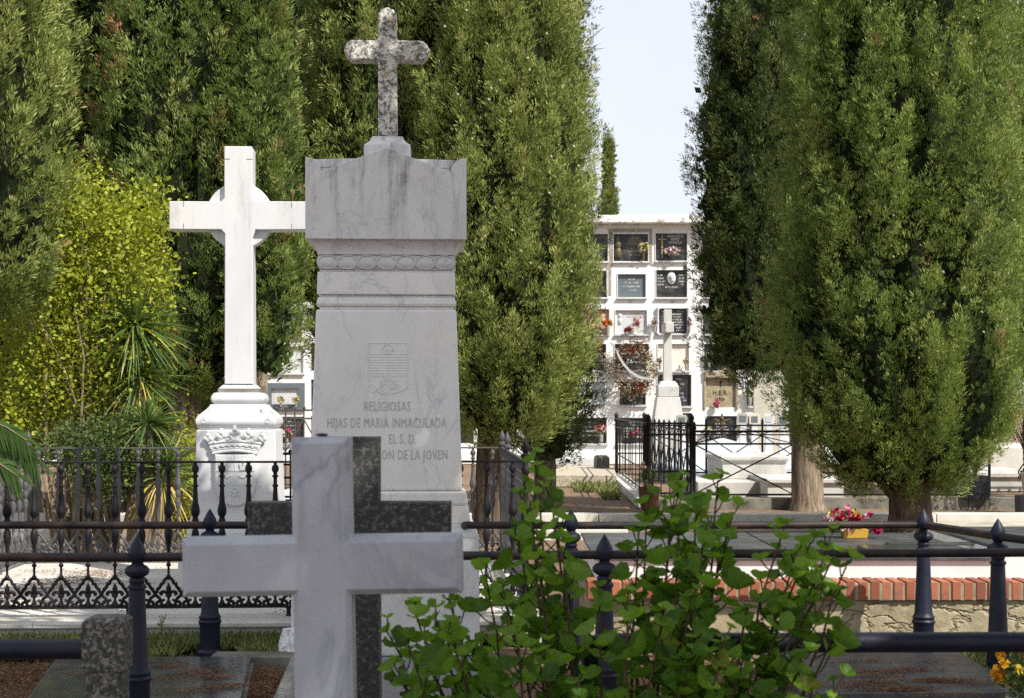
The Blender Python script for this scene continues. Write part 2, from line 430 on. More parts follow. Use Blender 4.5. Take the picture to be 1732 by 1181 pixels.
# ------------------------------------------------------------------ foliage generators
def nrm(a): return a/np.maximum(1e-9, np.linalg.norm(a, axis=1, keepdims=True))
def sprays(P, Dv, size, tone, k=4, spread=.6, wr=.2, jit=.3, face=None, hi=.82):
    out = []; tn = []
    n = len(P)
    for j in range(k):
        d = nrm(Dv + spread*rng.normal(size=(n,3))*.6)
        sd = nrm(np.cross(d, rng.normal(size=(n,3)) if face is None else face+rng.normal(size=(n,3))*.45))
        L = (size*rng.uniform(.55, 1.1, n))[:,None]; w = L*wr
        b = P + rng.normal(size=(n,3))*size[:,None]*jit
        q = np.stack([b, b+d*L*.5+sd*w, b+d*L, b+d*L*.5-sd*w], 1)
        out.append(q.reshape(-1,3)); tn.append(np.repeat(np.where(tone > .87, tone, np.clip(tone+rng.normal(size=n)*.06, 0, hi)), 4))
    return np.concatenate(out), np.concatenate(tn)
def lumps(a, z, seed, amp=.1):
    q = np.random.default_rng(seed); v = np.zeros_like(a)
    for m, zf, w in ((2,.8,.8),(3,1.6,.8),(5,1.1,.9),(7,2.6,.6),(11,1.5,.9),(17,2.2,.8),(4,4.0,.5)):
        v += w*np.sin(m*a+q.uniform(0,6.28)+zf*z*1.5*np.sin(q.uniform(0,6.28)) + q.uniform(0,6.28)*np.sin(z*zf+q.uniform(0,6.28))*.4)
    return 1+amp*v*.6
def cypress(name, label, px, D, hw, zb, zt, mat, seed, trunk_px=None, trunk_w=.2, plume=.34, dens=60, leaf=.055, brown=0.0,
            shape=(.16,3.0), amp=.1, top_taper=True, up=1.0, patchy=.0, core_col=None, bark='bark', group='cypress trees', twigs=0, k=6, gapf=0.0):
    x = WX(px, D)
    tx = WX(trunk_px, D) if trunk_px else x
    root = thing(name, label, 'tree', (tx, D, 0), 0, group)
    ox = x-tx
    q = np.random.default_rng(seed); global rng
    rng = q
    H = zt-zb
    def rad(t):
        b = np.clip(t/shape[0], 0, 1); r = np.sqrt(np.clip(1-(1-b)**2, 0, 1))*.93+.07
        return hw*r*(1-np.clip(t,0,1)**shape[1]*(.92 if top_taper else .3))
    n = int(2*math.pi*hw*H*dens*.75)
    t = q.uniform(0, 1, n); a = q.uniform(0, 2*math.pi, n)
    keep = q.uniform(size=n) < (rad(t)/hw+.15)
    zf = 1.35+690/2600*(D-hw)+.7
    back = np.sin(a) > .35
    keep &= (q.uniform(size=n) < np.where(back, .25, 1)) & (q.uniform(size=n) < np.where(zb+t*H > zf, .25, 1))
    gap = np.array([mnoise.noise(Vector((math.cos(aa)*hw*3.2, math.sin(aa)*hw*3.2, (zb+tt_*H)*1.9+seed*3.1))) for aa, tt_ in zip(a, t)])
    keep &= gap > -.30+gapf
    t, a = t[keep], a[keep]; n = len(t); z = zb+t*H
    Rr = rad(t)*lumps(a, z, seed, amp)
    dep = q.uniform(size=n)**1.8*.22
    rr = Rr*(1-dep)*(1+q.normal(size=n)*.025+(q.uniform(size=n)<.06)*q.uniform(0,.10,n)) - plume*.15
    P0 = np.stack([ox+rr*np.cos(a), rr*np.sin(a), z-plume*.4], 1)
    outv = np.stack([np.cos(a), np.sin(a), np.zeros(n)], 1)
    ax = nrm(outv*(.38+.5*(1-np.clip(t/.2,0,1)))[:,None] + np.array([0,0,up]) + q.normal(size=(n,3))*.16)
    Lp = plume*q.uniform(.6, 1.35, n)
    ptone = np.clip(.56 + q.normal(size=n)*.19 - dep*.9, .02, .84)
    if patchy: ptone = np.clip(ptone + patchy*np.sin(3*a+2.3*z), .02, .84)
    if brown:
        bc = np.array([mnoise.noise(Vector((math.cos(aa)*2.2, math.sin(aa)*2.2, zz*1.5+seed))) for aa, zz in zip(a, z)])
        isb = (bc > .18) & (q.uniform(size=n) < brown)
    else: isb = q.uniform(size=n) < .006
    ns = 28
    u = q.uniform(0, 1, (n, ns)); pr = Lp[:,None]*.30*np.sin(np.pi*np.clip(u,.05,1)**.7)*q.uniform(.5,1,(n,ns))
    e1 = nrm(np.cross(ax, q.normal(size=(n,3)))); e2 = np.cross(ax, e1)
    ph = q.uniform(0, 2*math.pi, (n, ns))
    side = e1[:,None]*np.cos(ph)[...,None] + e2[:,None]*np.sin(ph)[...,None]
    P = P0[:,None] + ax[:,None]*(u*Lp[:,None])[...,None] + side*pr[...,None]
    Dv = ax[:,None] + side*.6
    tone = np.repeat(ptone[:,None], ns, 1) + (u-.5)*.16
    tone = np.where(isb[:,None] & (u>.45), q.uniform(.9,1,(n,ns)), np.clip(tone, 0, .85))
    V, T = sprays(P.reshape(-1,3), Dv.reshape(-1,3), np.full(n*ns, leaf)*q.uniform(.65,1.2,n*ns), tone.ravel(), k, .38, .095, .3, (side+ax[:,None]*.35+outv[:,None]*.35).reshape(-1,3))
    # dense inner foliage so that no daylight comes straight through
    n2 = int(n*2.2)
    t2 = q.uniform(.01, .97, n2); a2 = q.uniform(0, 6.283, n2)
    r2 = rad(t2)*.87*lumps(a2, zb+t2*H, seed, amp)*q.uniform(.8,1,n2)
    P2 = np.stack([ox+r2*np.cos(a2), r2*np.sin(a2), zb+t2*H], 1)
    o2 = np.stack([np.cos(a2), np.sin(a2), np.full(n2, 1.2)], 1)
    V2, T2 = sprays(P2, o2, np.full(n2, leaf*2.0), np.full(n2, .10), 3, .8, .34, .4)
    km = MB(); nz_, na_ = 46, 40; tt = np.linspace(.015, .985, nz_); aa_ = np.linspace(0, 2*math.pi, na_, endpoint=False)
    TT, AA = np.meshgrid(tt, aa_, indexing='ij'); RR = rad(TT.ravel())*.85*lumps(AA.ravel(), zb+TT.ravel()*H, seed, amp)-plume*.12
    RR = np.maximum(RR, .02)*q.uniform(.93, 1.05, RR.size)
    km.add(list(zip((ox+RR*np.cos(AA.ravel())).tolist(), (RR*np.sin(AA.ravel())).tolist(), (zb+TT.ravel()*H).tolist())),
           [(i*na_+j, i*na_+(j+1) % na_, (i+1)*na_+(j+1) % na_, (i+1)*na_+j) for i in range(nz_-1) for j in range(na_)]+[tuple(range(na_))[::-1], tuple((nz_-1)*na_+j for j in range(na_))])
    km.build('inner_foliage', M['inner'], root, False, fixn=False)  # solid core blocks the sky; its dark colour stands for shade between plumes
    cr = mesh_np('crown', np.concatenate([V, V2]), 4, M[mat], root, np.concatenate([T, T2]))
    tm = MB()
    zt2 = zb+H*.55; vt = zb+(.7 if abs(ox) > .3 else 0)
    pts = [(0,0,-.05), (0,0,.12), (ox*.02,0,zb*.5), (ox*.12,0,zb+.1), (ox*.6,0,zb+H*.18), (ox,0,zb+H*.34), (ox,0,zt2)]
    w = trunk_w
    tm.tube(pts, [w*1.25, w*1.02, w*.95, w*.9, w*.7, w*.5, w*.25], 16)
    for i in range(9):
        aa = q.uniform(0, 6.28); zz = zb+q.uniform(-.05,.35)
        tm.tube([(ox*.1,0,zz-.15), (ox*.3+.25*hw*math.cos(aa), .25*hw*math.sin(aa), zz+.2), (ox*.6+.5*hw*math.cos(aa), .5*hw*math.sin(aa), zz+.8)], [w*.3, w*.18, .01], 6)
    for i in range(twigs):
        aa = q.uniform(-.6,.5); zz = q.uniform(zb+H*.2, min(zt, zf))
        r0 = float(rad(np.array([(zz-zb)/H]))[0]); b = Vector((ox+r0*.9*math.cos(aa), r0*.9*math.sin(aa), zz))
        for j in range(4):
            d = Vector((q.uniform(.3,1), q.uniform(-.3,.3), q.uniform(.1,1))).normalized()*q.uniform(.25,.6)
            tm.tube([b, b+d*.5+Vector((0,0,.02)), b+d], [.008,.005,.002], 4)
    to = tm.build('trunk', M[bark], root, True)
    return root

def scatter_leaves(name, P, Dv, size, tone, mat, parent, wr=.33, k=1, spread=.5, jit=.2):
    V, T = sprays(P, Dv, size, tone, k, spread, wr, jit, None, 1.0)
    return mesh_np(name, V, 4, M[mat], parent, T)

def litter(name, label, pts, spread, n, mat='litter', size=(.006,.020), z=.0, kind='stuff', cat='litter'):
    """dry needle bits lying in drifts round the given points (x, y, z, weight)"""
    q = np.random.default_rng(abs(hash(label)) % 1000 if False else len(label)*7+len(pts))
    pts = np.array(pts); w = pts[:,3]/pts[:,3].sum()
    i = q.choice(len(pts), n, p=w)
    P = pts[i,:3] + np.stack([q.normal(size=n)*spread[0], q.normal(size=n)*spread[1], np.abs(q.normal(size=n))*.006+.004], 1)
    d = nrm(np.stack([q.normal(size=n), q.normal(size=n), q.normal(size=n)*.22], 1))
    sd = nrm(np.cross(d, q.normal(size=(n,3))*np.array([.3,.3,1])))
    L = q.uniform(size[0], size[1], n)[:,None]; ww = L*q.uniform(.06,.18,(n,1))
    V = np.stack([P-d*L*.5, P+sd*ww, P+d*L*.5, P-sd*ww], 1).reshape(-1,3)
    o = mesh_np(name, V, 4, M[mat], None, np.repeat(q.uniform(0,1,n), 4))
    return tag(o, label, cat, None, kind)

# ------------------------------------------------------------------ lettering
TEXT = {}
def bake_texts(strs):
    objs = []
    for i, s_ in enumerate(strs):
        c = bpy.data.curves.new('t', 'FONT'); c.body = s_; c.align_x = 'CENTER'; c.align_y = 'CENTER'
        c.resolution_u = 2; c.extrude = .06;  c.space_character = 1.12
        o = bpy.data.objects.new('t', c); COL.objects.link(o); objs.append((s_, o, c))
    dg = bpy.context.evaluated_depsgraph_get()
    for s_, o, c in objs:
        me = bpy.data.meshes.new_from_object(o.evaluated_get(dg)); me.materials.clear(); TEXT[s_] = me
    for s_, o, c in objs:
        bpy.data.objects.remove(o); bpy.data.curves.remove(c)
def lettering(items, mat, parent, name='lettering', font_w=.8):
    """items: (string, x, z, size[, y]) on a plane facing -y; joined as one engraved inscription"""
    mb = MB()
    for it in items:
        s_, x, z, sz = it[:4]; y = it[4] if len(it) > 4 else 0; fw = it[5] if len(it) > 5 else font_w
        me = TEXT[s_]
        mb.add([(x+v.co.x*sz*fw, y-v.co.z*sz*.35, z+v.co.y*sz) for v in me.vertices], [tuple(p.vertices) for p in me.polygons])
    return mb.build(name, mat, parent)
def ticks(mb, x0, x1, z, h, y, q):
    x = x0
    while x < x1:
        w = q.uniform(.35,.9)*h
        if q.random() < .84:
            k = q.choice((0,1,2))
            mb.box(x, x+h*.2, y-.004, y, z, z+h)
            if k: mb.box(x+h*.2, min(x+w, x1), y-.004, y, z+h*(.75 if k == 1 else 0), z+h*(1 if k == 1 else .25))
            if k == 2: mb.box(x+w-h*.2, x+w, y-.004, y, z+h*.25, z+h)
        x += w+h*.3
bake_texts(['RELIGIOSAS','HIJAS DE MARIA INMACULADA','PARA EL S. D.','EL S. D.','ON DE LA JOVEN','ANGEL','GONZALEZ','TORRALBA','FRANCISCO','PEREZ','MANSILLA',
            'MARIA','SANCHEZ MATEOS','H.E.R.','ANTONIO','102','107','108','95','1906'])

# ------------------------------------------------------------------ setting: ground, pavement, kerbs, sky comes from the world
g = MB()
N = 60
xs = [-400,-120,-60,-30]+[-20+i*.5 for i in range(81)]+[30,60,120,400]
ys = [-60,-20,-8]+[-2+i*.5 for i in range(90)]+[50,60,90,150,400,900]
vs = []; fs = []
for j, y in enumerate(ys):
    for i, x in enumerate(xs):
        zz = .018*mnoise.noise(Vector((x*.7, y*.7, 0)))+.008*mnoise.noise(Vector((x*2.3, y*2.3, 3)))-.012
        vs.append((x, y, zz))
for j in range(len(ys)-1):
    for i in range(len(xs)-1):
        a = j*len(xs)+i; fs.append((a, a+1, a+1+len(xs), a+len(xs)))
g.add(vs, fs); o = g.build('ground', M['ground'], None, True, fixn=False); tag(o, kind='structure')
p = MB().box(-14, 16, 16.95, 17.72, -.05, .03); tag(p.build('pavement', M['paving']), kind='structure')
def kerb(label, x0, x1, y0, y1, h, mat, n=6, group='white stone kerbs along the path', hole=None):
    r = thing('stone_kerb', label, 'kerb', ((x0+x1)/2, (y0+y1)/2, 0), 0, group)
    L = (x1-x0)/n; mb = MB()
    for i in range(n):
        a = x0+i*L-(x0+x1)/2
        mb.box(a+.004, a+L-.004, -(y1-y0)/2, (y1-y0)/2, -.04, h+random.uniform(-.004,.004))
    mb.build('kerb_stones', M[mat], r, False, .008)
    return r
kerb('long white stone kerb on the far side of the pale path', -12, 14, 17.74, 18.0, .125, 'marble_kerb', 20)
kerb('near white stone kerb behind the iron enclosure, left of the path tree', -9, 1.2, 15.85, 16.1, .09, 'marble_kerb', 8)
kerb('dark stained concrete kerb at the foot of the black crossed railing', 1.9, 8.2, 20.55, 20.8, .145, 'concrete_dark', 3, None)
kerb('low dark kerb under the shrubs left of the white cross', -8.0, -1.5, 18.9, 19.1, .22, 'concrete_dark', 4, None)

# ------------------------------------------------------------------ the cast-iron enclosure with its marble floor
TH = R(2.9)
E0 = Vector((.08, 9.0, 0)); EU = Vector((math.cos(TH), math.sin(TH), 0)); EV = Vector((-math.sin(TH), math.cos(TH), 0))
WID, DEP = 3.68, 3.12
def E(u, v, z=0): return E0+EU*u+EV*v+Vector((0,0,z))
pl = thing('marble_grave_plinth', 'low pale marble plinth with litter strewn paving, carrying the cast iron enclosure', 'plinth', E(-WID/2, DEP/2), TH)
mb = MB(); hx = WID/2
for i in range(4):                                   # moulded front coping in lengths
    a = -hx-.1+i*(WID+.2)/4; b = a+(WID+.2)/4-.003
    prof = [(-.10,-.02),(-.10,.085),(-.125,.09),(-.135,.10),(-.135,.118),(-.12,.13),(-.09,.137),(-.05,.142),(.12,.142),(.12,-.02)]
    n = len(prof)
    mb.add([(a, -DEP/2+y, z) for y, z in prof]+[(b, -DEP/2+y, z) for y, z in prof],
           [tuple(range(n)), tuple(range(2*n-1, n-1, -1))]+[(k, k+n, (k+1) % n+n, (k+1) % n) for k in range(n)])
mb.box(-hx-.1, -hx+.12, -DEP/2+.121, DEP/2+.1, -.02, .14); mb.box(hx-.12, hx+.1, -DEP/2+.121, DEP/2+.1, -.02, .14)
mb.box(-hx+.121, hx-.121, DEP/2-.12, DEP/2+.1, -.02, .14)
mb.build('coping', M['marble_kerb'], pl, False)
mb = MB()
for i in range(3):
    for j in range(3):
        x0 = -hx+.123+i*(WID-.246)/3; y0 = -DEP/2+.123+j*(DEP-.246)/3
        mb.box(x0+.002, x0+(WID-.246)/3-.002, y0+.002, y0+(DEP-.246)/3-.002, 0, .128+random.uniform(0,.004))
mb.build('paving_slab', M['marble_floor'], pl, False, .003)
zf = .135
P = []
for i in range(34):
    u = random.uniform(-WID+.2, -.2); v = random.uniform(.15, 2.9); q_ = E(u, v, zf); P.append((q_.x, q_.y, q_.z, random.uniform(.2,1)))
for i in range(14):
    q_ = E(-WID+.15+i*.05, .4+i*.17, zf); P.append((q_.x, q_.y, q_.z, 1.2))
litter('fallen_needles', 'dry brown cypress litter drifted over the marble floor inside the iron enclosure', P, (.16,.05), 8000, size=(.008,.03))

# baluster, ornament, posts (local x along the run, z up)
BAL = [(.006,.36),(.013,.364),(.016,.372),(.013,.38),(.0075,.386),(.007,.43),(.013,.437),(.015,.445),(.009,.452),(.008,.47),(.010,.52),(.012,.56),
       (.018,.575),(.02,.59),(.023,.61),(.020,.635),(.013,.65),(.018,.66),(.021,.67),(.021,.70),(.015,.71),(.017,.72),(.025,.735),(.027,.755),(.024,.775),
       (.017,.80),(.0135,.86),(.012,.89),(.018,.895),(.018,.901),(.011,.908),(.011,.945),(.018,.95),(.018,.957),(.011,.962),(.012,.975),(.019,.983),(.0215,.998),(.018,1.012),(.010,1.02),(.010,1.032)]
def baluster_mb(x): return MB().lathe([(r_, z_) for r_, z_ in BAL], 8, (x,0,0))
def arc(cx, cz, r, a0, a1, n=8):
    return [(cx+r*math.cos(R(a0+(a1-a0)*i/n)), 0, cz+r*math.sin(R(a0+(a1-a0)*i/n))) for i in range(n+1)]
def ornament_mb(x, s_):
    m = MB(); k = s_/.153
    for sg in (-1, 1):
        pts = [(0,0,.366),(.016,0,.362),(.026,0,.350),(.030,0,.336),(.042,0,.330),(.046,0,.318),(.060,0,.300),(.0755,0,.276),(.068,0,.262),(.052,0,.25),(.044,0,.236),(.047,0,.222)]
        pts += [(p[0],0,p[2]) for p in arc(.054,.216,.014,150,-170,9)]
        m.tube([(x+sg*p[0]*k, 0, p[2]) for p in pts], .0102, 5)
        m.ball((x+sg*.043*k,0,.333), .0085, 6, 4); m.ball((x+sg*.064*k,0,.304), .0085, 6, 4)
        pts = [(.004,0,.262)]+[(p[0],0,p[2]) for p in arc(.028,.268,.020,200,20,8)]+[(.040,0,.272),(.034,0,.268)]
        m.tube([(x+sg*p[0]*k, 0, p[2]) for p in pts], .0098, 5)
        pts = arc(.024,.224,.016,100,-150,7); m.tube([(x+sg*p[0]*k, 0, p[2]) for p in pts], .0085, 5)
    m.lathe([(.001,.340),(.008,.325),(.0165,.306),(.012,.286),(.008,.276),(.015,.268),(.015,.26),(.008,.252),(.007,.24),(.014,.225),(.016,.206),(.01,.2)], 6, (x,0,0))
    return m
POST = [(.026,.14),(.026,.20),(.020,.21),(.018,.34),(.024,.35),(.024,.37),(.017,.38),(.018,.60),(.026,.62),(.028,.70),(.024,.76),(.017,.80),(.016,.96),(.024,.97),(.024,1.0),(.018,1.01),(.018,1.05),(.030,1.06),(.030,1.075),(.015,1.085),(.022,1.10),(.026,1.115),(.018,1.14),(.006,1.165),(.001,1.18)]
def iron_run(label, a, b, n, mat, nfeet=3, name='cast_iron_fence', group='runs of the cast iron grave enclosure', tall_posts=True):
    d = b-a; L = d.length; ang = math.atan2(d.y, d.x)
    r = thing(name, label, 'fence', (a+b)/2, ang, group)
    m_ = M[mat]
    MB().box(-L/2, L/2, -.011, .011, 1.030, 1.042).build('top_rail', m_, r, False, .003)
    MB().box(-L/2, L/2, -.010, .010, .190, .203).build('bottom_rail', m_, r, False)
    s_ = L/n
    bo = oo = None
    for i in range(n):
        x = -L/2+(i+.5)*s_
        if bo is None:
            bo = baluster_mb(0).build('baluster', m_, r, True); oo = ornament_mb(0, s_).build('scroll_ornament', m_, r, True)
            bo.location.x = x; oo.location.x = x
        else:
            for src in (bo, oo):
                c = src.copy(); COL.objects.link(c); c.parent = r; c.location.x = x
    f0 = None
    for i in range(nfeet):
        x = -L/2+L*(i+.5)/nfeet
        MB().lathe([(.018,.142),(.013,.155),(.012,.175),(.016,.191)], 6, (x,0,0)).build('foot', m_, r)
    return r
near_l = E(-WID, 0); near_r = E(0, 0); far_l = E(-WID, DEP); far_r = E(0, DEP)
iron_run('dark cast iron railing with fleur de lis scrolls along the plinth front', near_l, near_r, 24, 'iron_fence', 4)
iron_run('grey cast iron railing along the back of the enclosure, behind the white cross', far_l, far_r, 24, 'iron_far', 3)
iron_run('left side railing of the cast iron enclosure, seen edge on behind the palm frond', near_l, far_l, 18, 'iron_far', 2)
iron_run('right side railing of the cast iron enclosure, seen edge on beside the tall monument', near_r, far_r, 18, 'iron_far', 2)
for c_, lb, m_ in ((near_r, 'fluted cast iron corner post at the near right corner of the enclosure', 'iron_fence'), (far_r, 'spiked cast iron corner post at the far right corner of the enclosure', 'iron_far'),
               (far_l, 'spiked cast iron corner post at the far left corner of the enclosure, under the shrub', 'iron_far'), (E(-.0, DEP*.72), 'spiked iron stay post along the right side railing', 'iron_far'), (E(-WID*.62, DEP), 'ball topped iron stay post in the back railing just left of the white cross', 'iron_far')):
    o = MB().lathe(POST, 10).build('iron_post', M[m_], None, True); o.location = c_; tag(o, lb, 'post', 'posts of the cast iron enclosure')

# ------------------------------------------------------------------ tall veined marble monument
MX = WX(648, 8.45)
mon = thing('marble_monument', 'tall grey veined marble monument with a gabled cap and an engraved inscription', 'monument', (MX, 8.78, 0), TH)
def mz(y, D=8.45): return WZ(y, D)
MD = .33           # half depth of shaft
hxp = lambda w: w/2/2600*8.45
mb = MB()
mb.stack([(hxp(316), MD+.10, 0), (hxp(312), MD+.09, mz(905)), (hxp(300), MD+.05, mz(893)), (hxp(292), MD+.045, mz(886))]); mb.build('base_block', M['marble'], mon, False, .008)
mb = MB(); mb.stack([(hxp(285), MD+.04, mz(886)), (hxp(278), MD+.04, mz(856))]); mb.build('plinth_block', M['marble_shaft'], mon, False, .004)
mb = MB(); mb.stack([(hxp(270), MD+.03, mz(855.5)), (hxp(276), MD+.037, mz(851)), (hxp(272), MD+.035, mz(834)), (hxp(262), MD+.02, mz(831))]); mb.build('lower_moulding', M['marble_shaft'], mon, False, .003)
mb = MB()
sh0, sh1 = mz(830.5), mz(523)
mb.stack([(hxp(258), MD+.01, sh0), (hxp(238), MD-.03, sh1)]); shaft = mb.build('shaft', M['marble_shaft'], mon, False, .014, 3)
mb = MB()
mb.stack([(hxp(226), MD-.05, sh1), (hxp(226), MD-.05, mz(518))]); mb.stack([(hxp(236), MD-.04, mz(517.8)), (hxp(237), MD-.035, mz(513)), (hxp(232), MD-.04, mz(502))])
mb.stack([(hxp(224), MD-.055, mz(501.8)), (hxp(224), MD-.055, mz(498))]); mb.stack([(hxp(235), MD-.035, mz(497.8)), (hxp(233), MD-.04, mz(459))])
mb.stack([(hxp(226), MD-.055, mz(458.8)), (hxp(226), MD-.055, mz(455.5))]); mb.build('neck_bands', M['marble_shaft'], mon, False, .006)
# egg-and-dart band
yb0, yb1 = mz(455), mz(430); hc = (yb0+yb1)/2; hr = (yb1-yb0)/2
mb = MB(); mb.stack([(hxp(226), MD-.055, yb0), (hxp(233), MD-.04, yb0+hr*.4), (hxp(236), MD-.033, hc), (hxp(233), MD-.04, yb1-hr*.4), (hxp(226), MD-.055, yb1)])
band = mb.build('carved_band', M['marble'], mon, True)
mb = MB(); yf = -(MD-.033)
for i in range(7):
    x = (-3+i)*hxp(66)
    mb.tube([(x+.056*math.cos(a_), yf-.001+.008*abs(math.sin(a_))**3, hc+hr*.92*math.sin(a_)) for a_ in [k_*math.pi/10 for k_ in range(21)]], .0032, 5, False)
for i in range(6):
    x = (-2.5+i)*hxp(66)
    mb.tube([(x-.02,yf+.003,hc+hr*.8),(x-.012,yf-.001,hc+hr*.25),(x+.012,yf-.001,hc+hr*.25),(x+.02,yf+.003,hc+hr*.8)], .003, 5)
    mb.tube([(x-.02,yf+.003,hc-hr*.8),(x,yf-.001,hc-hr*.05),(x+.02,yf+.003,hc-hr*.8)], .003, 5)
mb.build('egg_and_dart', M['marble'], band, True)
# cavetto under the cap
pf = []
c0, c1 = mz(429.5), mz(404)
for i in range(9):
    a_ = math.pi/2*i/8; k_ = (1-math.cos(a_)); pf.append((hxp(234)+(hxp(270)-hxp(234))*k_, MD-.04+(.055)*k_, c0+(c1-c0)*math.sin(a_)))
mb = MB(); mb.stack(pf); mb.build('cavetto', M['marble'], mon, True)
# cap block: gable front with quarter-round ears
def capx(px_): return (px_-647.5)/2600*8.40
zt = mz(265, 8.4)
poly = [(capx(511), mz(404,8.4)+.001), (capx(784), mz(404,8.4)+.001), (capx(784), zt)]
n_ = 6
poly += [(capx(757)+ (capx(784)-capx(757))*(1-math.sin(math.pi/2*i/n_)), mz(289,8.4)+(zt-mz(289,8.4))*(math.cos(math.pi/2*i/n_))) for i in range(1, n_+1)]
poly += [(capx(700), mz(268,8.4)), (capx(648), mz(247,8.4)), (capx(594), mz(268,8.4))]
poly += [(capx(538)- (capx(538)-capx(511))*(1-math.sin(math.pi/2*i/n_)), mz(289,8.4)+(zt-mz(289,8.4))*(math.cos(math.pi/2*i/n_))) for i in range(n_, 0, -1)]
poly += [(capx(511), zt)]
mb = MB(); mb.prism(poly, -(MD+.02), -(MD-.05)); mb.build('gable_front', M['marble'], mon, False, .004)
mb = MB(); mb.box(capx(511)+.004, capx(784)-.004, -(MD-.051), MD+.02, mz(404,8.4)+.002, mz(289,8.4)+.03)
mb.prism([(capx(511)+.004, mz(289,8.4)+.031), (capx(784)-.004, mz(289,8.4)+.031), (capx(784)-.004, zt-.002), (capx(648), mz(262,8.4)), (capx(511)+.004, zt-.002)], -(MD-.051), MD+.02)
mb.build('cap_block', M['marble'], mon, False, .004)
mb = MB(); k0 = mz(272, 8.6); hq = lambda w: w/2/2600*8.7
mb.stack([(hq(78), .13, k0), (hq(78), .13, mz(248,8.7)), (hq(72), .125, mz(246.5,8.7)), (hq(60), .10, mz(241,8.7)), (hq(54), .09, mz(236,8.7)), (hq(52), .088, mz(232,8.7))], (0,-.02))
mb.build('cross_socket', M['marble'], mon, False, .004)
# stone cross with pointed ends
q8 = lambda px_: (px_-648)/2600*8.75
Z8 = lambda y: WZ(y, 8.75)
w_ = 15.5
poly = [(q8(632),Z8(232.5)),(q8(664.5),Z8(232.5)),(q8(663.5),Z8(107)),(q8(666),Z8(104)),(q8(706),Z8(105)),(q8(715),Z8(97)),(q8(719.5),Z8(87)),(q8(714),Z8(77)),(q8(705),Z8(71)),(q8(668),Z8(71)),(q8(663),Z8(68)),
        (q8(663),Z8(26)),(q8(658),Z8(19.5)),(q8(648),Z8(15)),(q8(638),Z8(19)),(q8(632.5),Z8(26)),(q8(632),Z8(68)),(q8(628),Z8(71)),(q8(587),Z8(71)),(q8(579),Z8(77)),(q8(574.5),Z8(87)),(q8(579),Z8(97)),(q8(588),Z8(105)),(q8(629),Z8(104)),(q8(632),Z8(107))]
mb = MB(); mb.prism(poly, -.055, .055, .007); cr = mb.build('stone_cross', M['cross_stone'], mon, False, .003); cr['label'] = 'lichen covered stone cross with pointed arm ends'; cr.location.y = -.02
# inscription and emblem on the sloping shaft face
slope = math.atan2(.04, sh1-sh0)
zc = (sh0+sh1)/2; yc = -(MD-.01)-.001
for it in (('RELIGIOSAS', hxp(3), mz(688)-zc, .076, 0, .59), ('HIJAS DE MARIA INMACULADA', hxp(2), mz(716)-zc, .078, 0, .55), ('EL S. D.', capx(675), mz(743)-zc, .076, 0, .56),
           ('ON DE LA JOVEN', capx(696), mz(770)-zc, .076, 0, .56)):
    ins = lettering([it], M['letter_dark'], mon, 'inscription_line'); ins.location = (0, yc, zc); ins.rotation_euler.x = -slope
m2 = MB(); t_ = .0026
ex0, ex1 = capx(617), capx(684); ez0, ez1 = mz(653)-zc, mz(580)-zc
m2.tube([(ex0,0,ez0),(ex0,0,ez1),(ex1,0,ez1),(ex1,0,ez0)], t_, 4)
for k_ in range(9):
    z_ = ez0+(ez1-ez0)*(.24+.062*k_); m2.tube([(ex0+.006,0,z_),(ex1-.006,0,z_)], .0016, 4)
for k_ in range(3):
    m2.tube([(ex0-.006+i*(ex1-ex0+.012)/16, 0, ez0-.012*k_+.012*math.sin(i*1.2+k_)) for i in range(17)], t_*(.9), 4)
for k_ in range(16):
    a_ = k_/16*2*math.pi
    m2.ball((capx(650)+.028*math.cos(a_), 0, ez1-.035+.026*math.sin(a_)), .0045, 6, 4)
m2.tube([(capx(650),0,ez1-.03),(capx(650),0,ez0+.05)], t_, 4); m2.tube([(capx(640),0,ez1-.04),(capx(660),0,ez1-.04)], t_, 4)
for k_ in range(6):
    x_ = capx(638)+k_*(capx(662)-capx(638))/5; m2.tube([(x_,0,ez0+.006),(x_,0,ez0+.03+.02*math.sin(k_*.63))], t_*1.3, 4)
m2.tube([(capx(628),0,ez0-.02),(capx(640),0,ez0-.038),(capx(650),0,ez0-.042),(capx(662),0,ez0-.036),(capx(680),0,ez0-.02)], t_*1.3, 4)
em = m2.build('engraved_emblem', M['marble_shaft'], mon, True); em.location = (0, yc, zc); em.rotation_euler.x = -slope
# rough rock foot at the left of the base
mb = MB(); random.seed(3)
vs = []; fs = []
nn = 14
for j in range(6):
    for i in range(nn):
        a_ = 2*math.pi*i/nn; r_ = (.10-.012*j)*(1+.22*random.uniform(-1,1)); vs.append((r_*math.cos(a_), r_*math.sin(a_), j*.035+random.uniform(-.006,.006)))
for j in range(5):
    for i in range(nn): fs.append((j*nn+i, j*nn+(i+1) % nn, (j+1)*nn+(i+1) % nn, (j+1)*nn+i))
fs.append(tuple(5*nn+i for i in range(nn)))
mb.add(vs, fs); o = mb.build('white_rock', M['rough_rock']); o.location = (WX(493, 8.28), 8.27, -.01); tag(o, 'rough white rock on the grass at the left foot of the tall monument', 'rock')

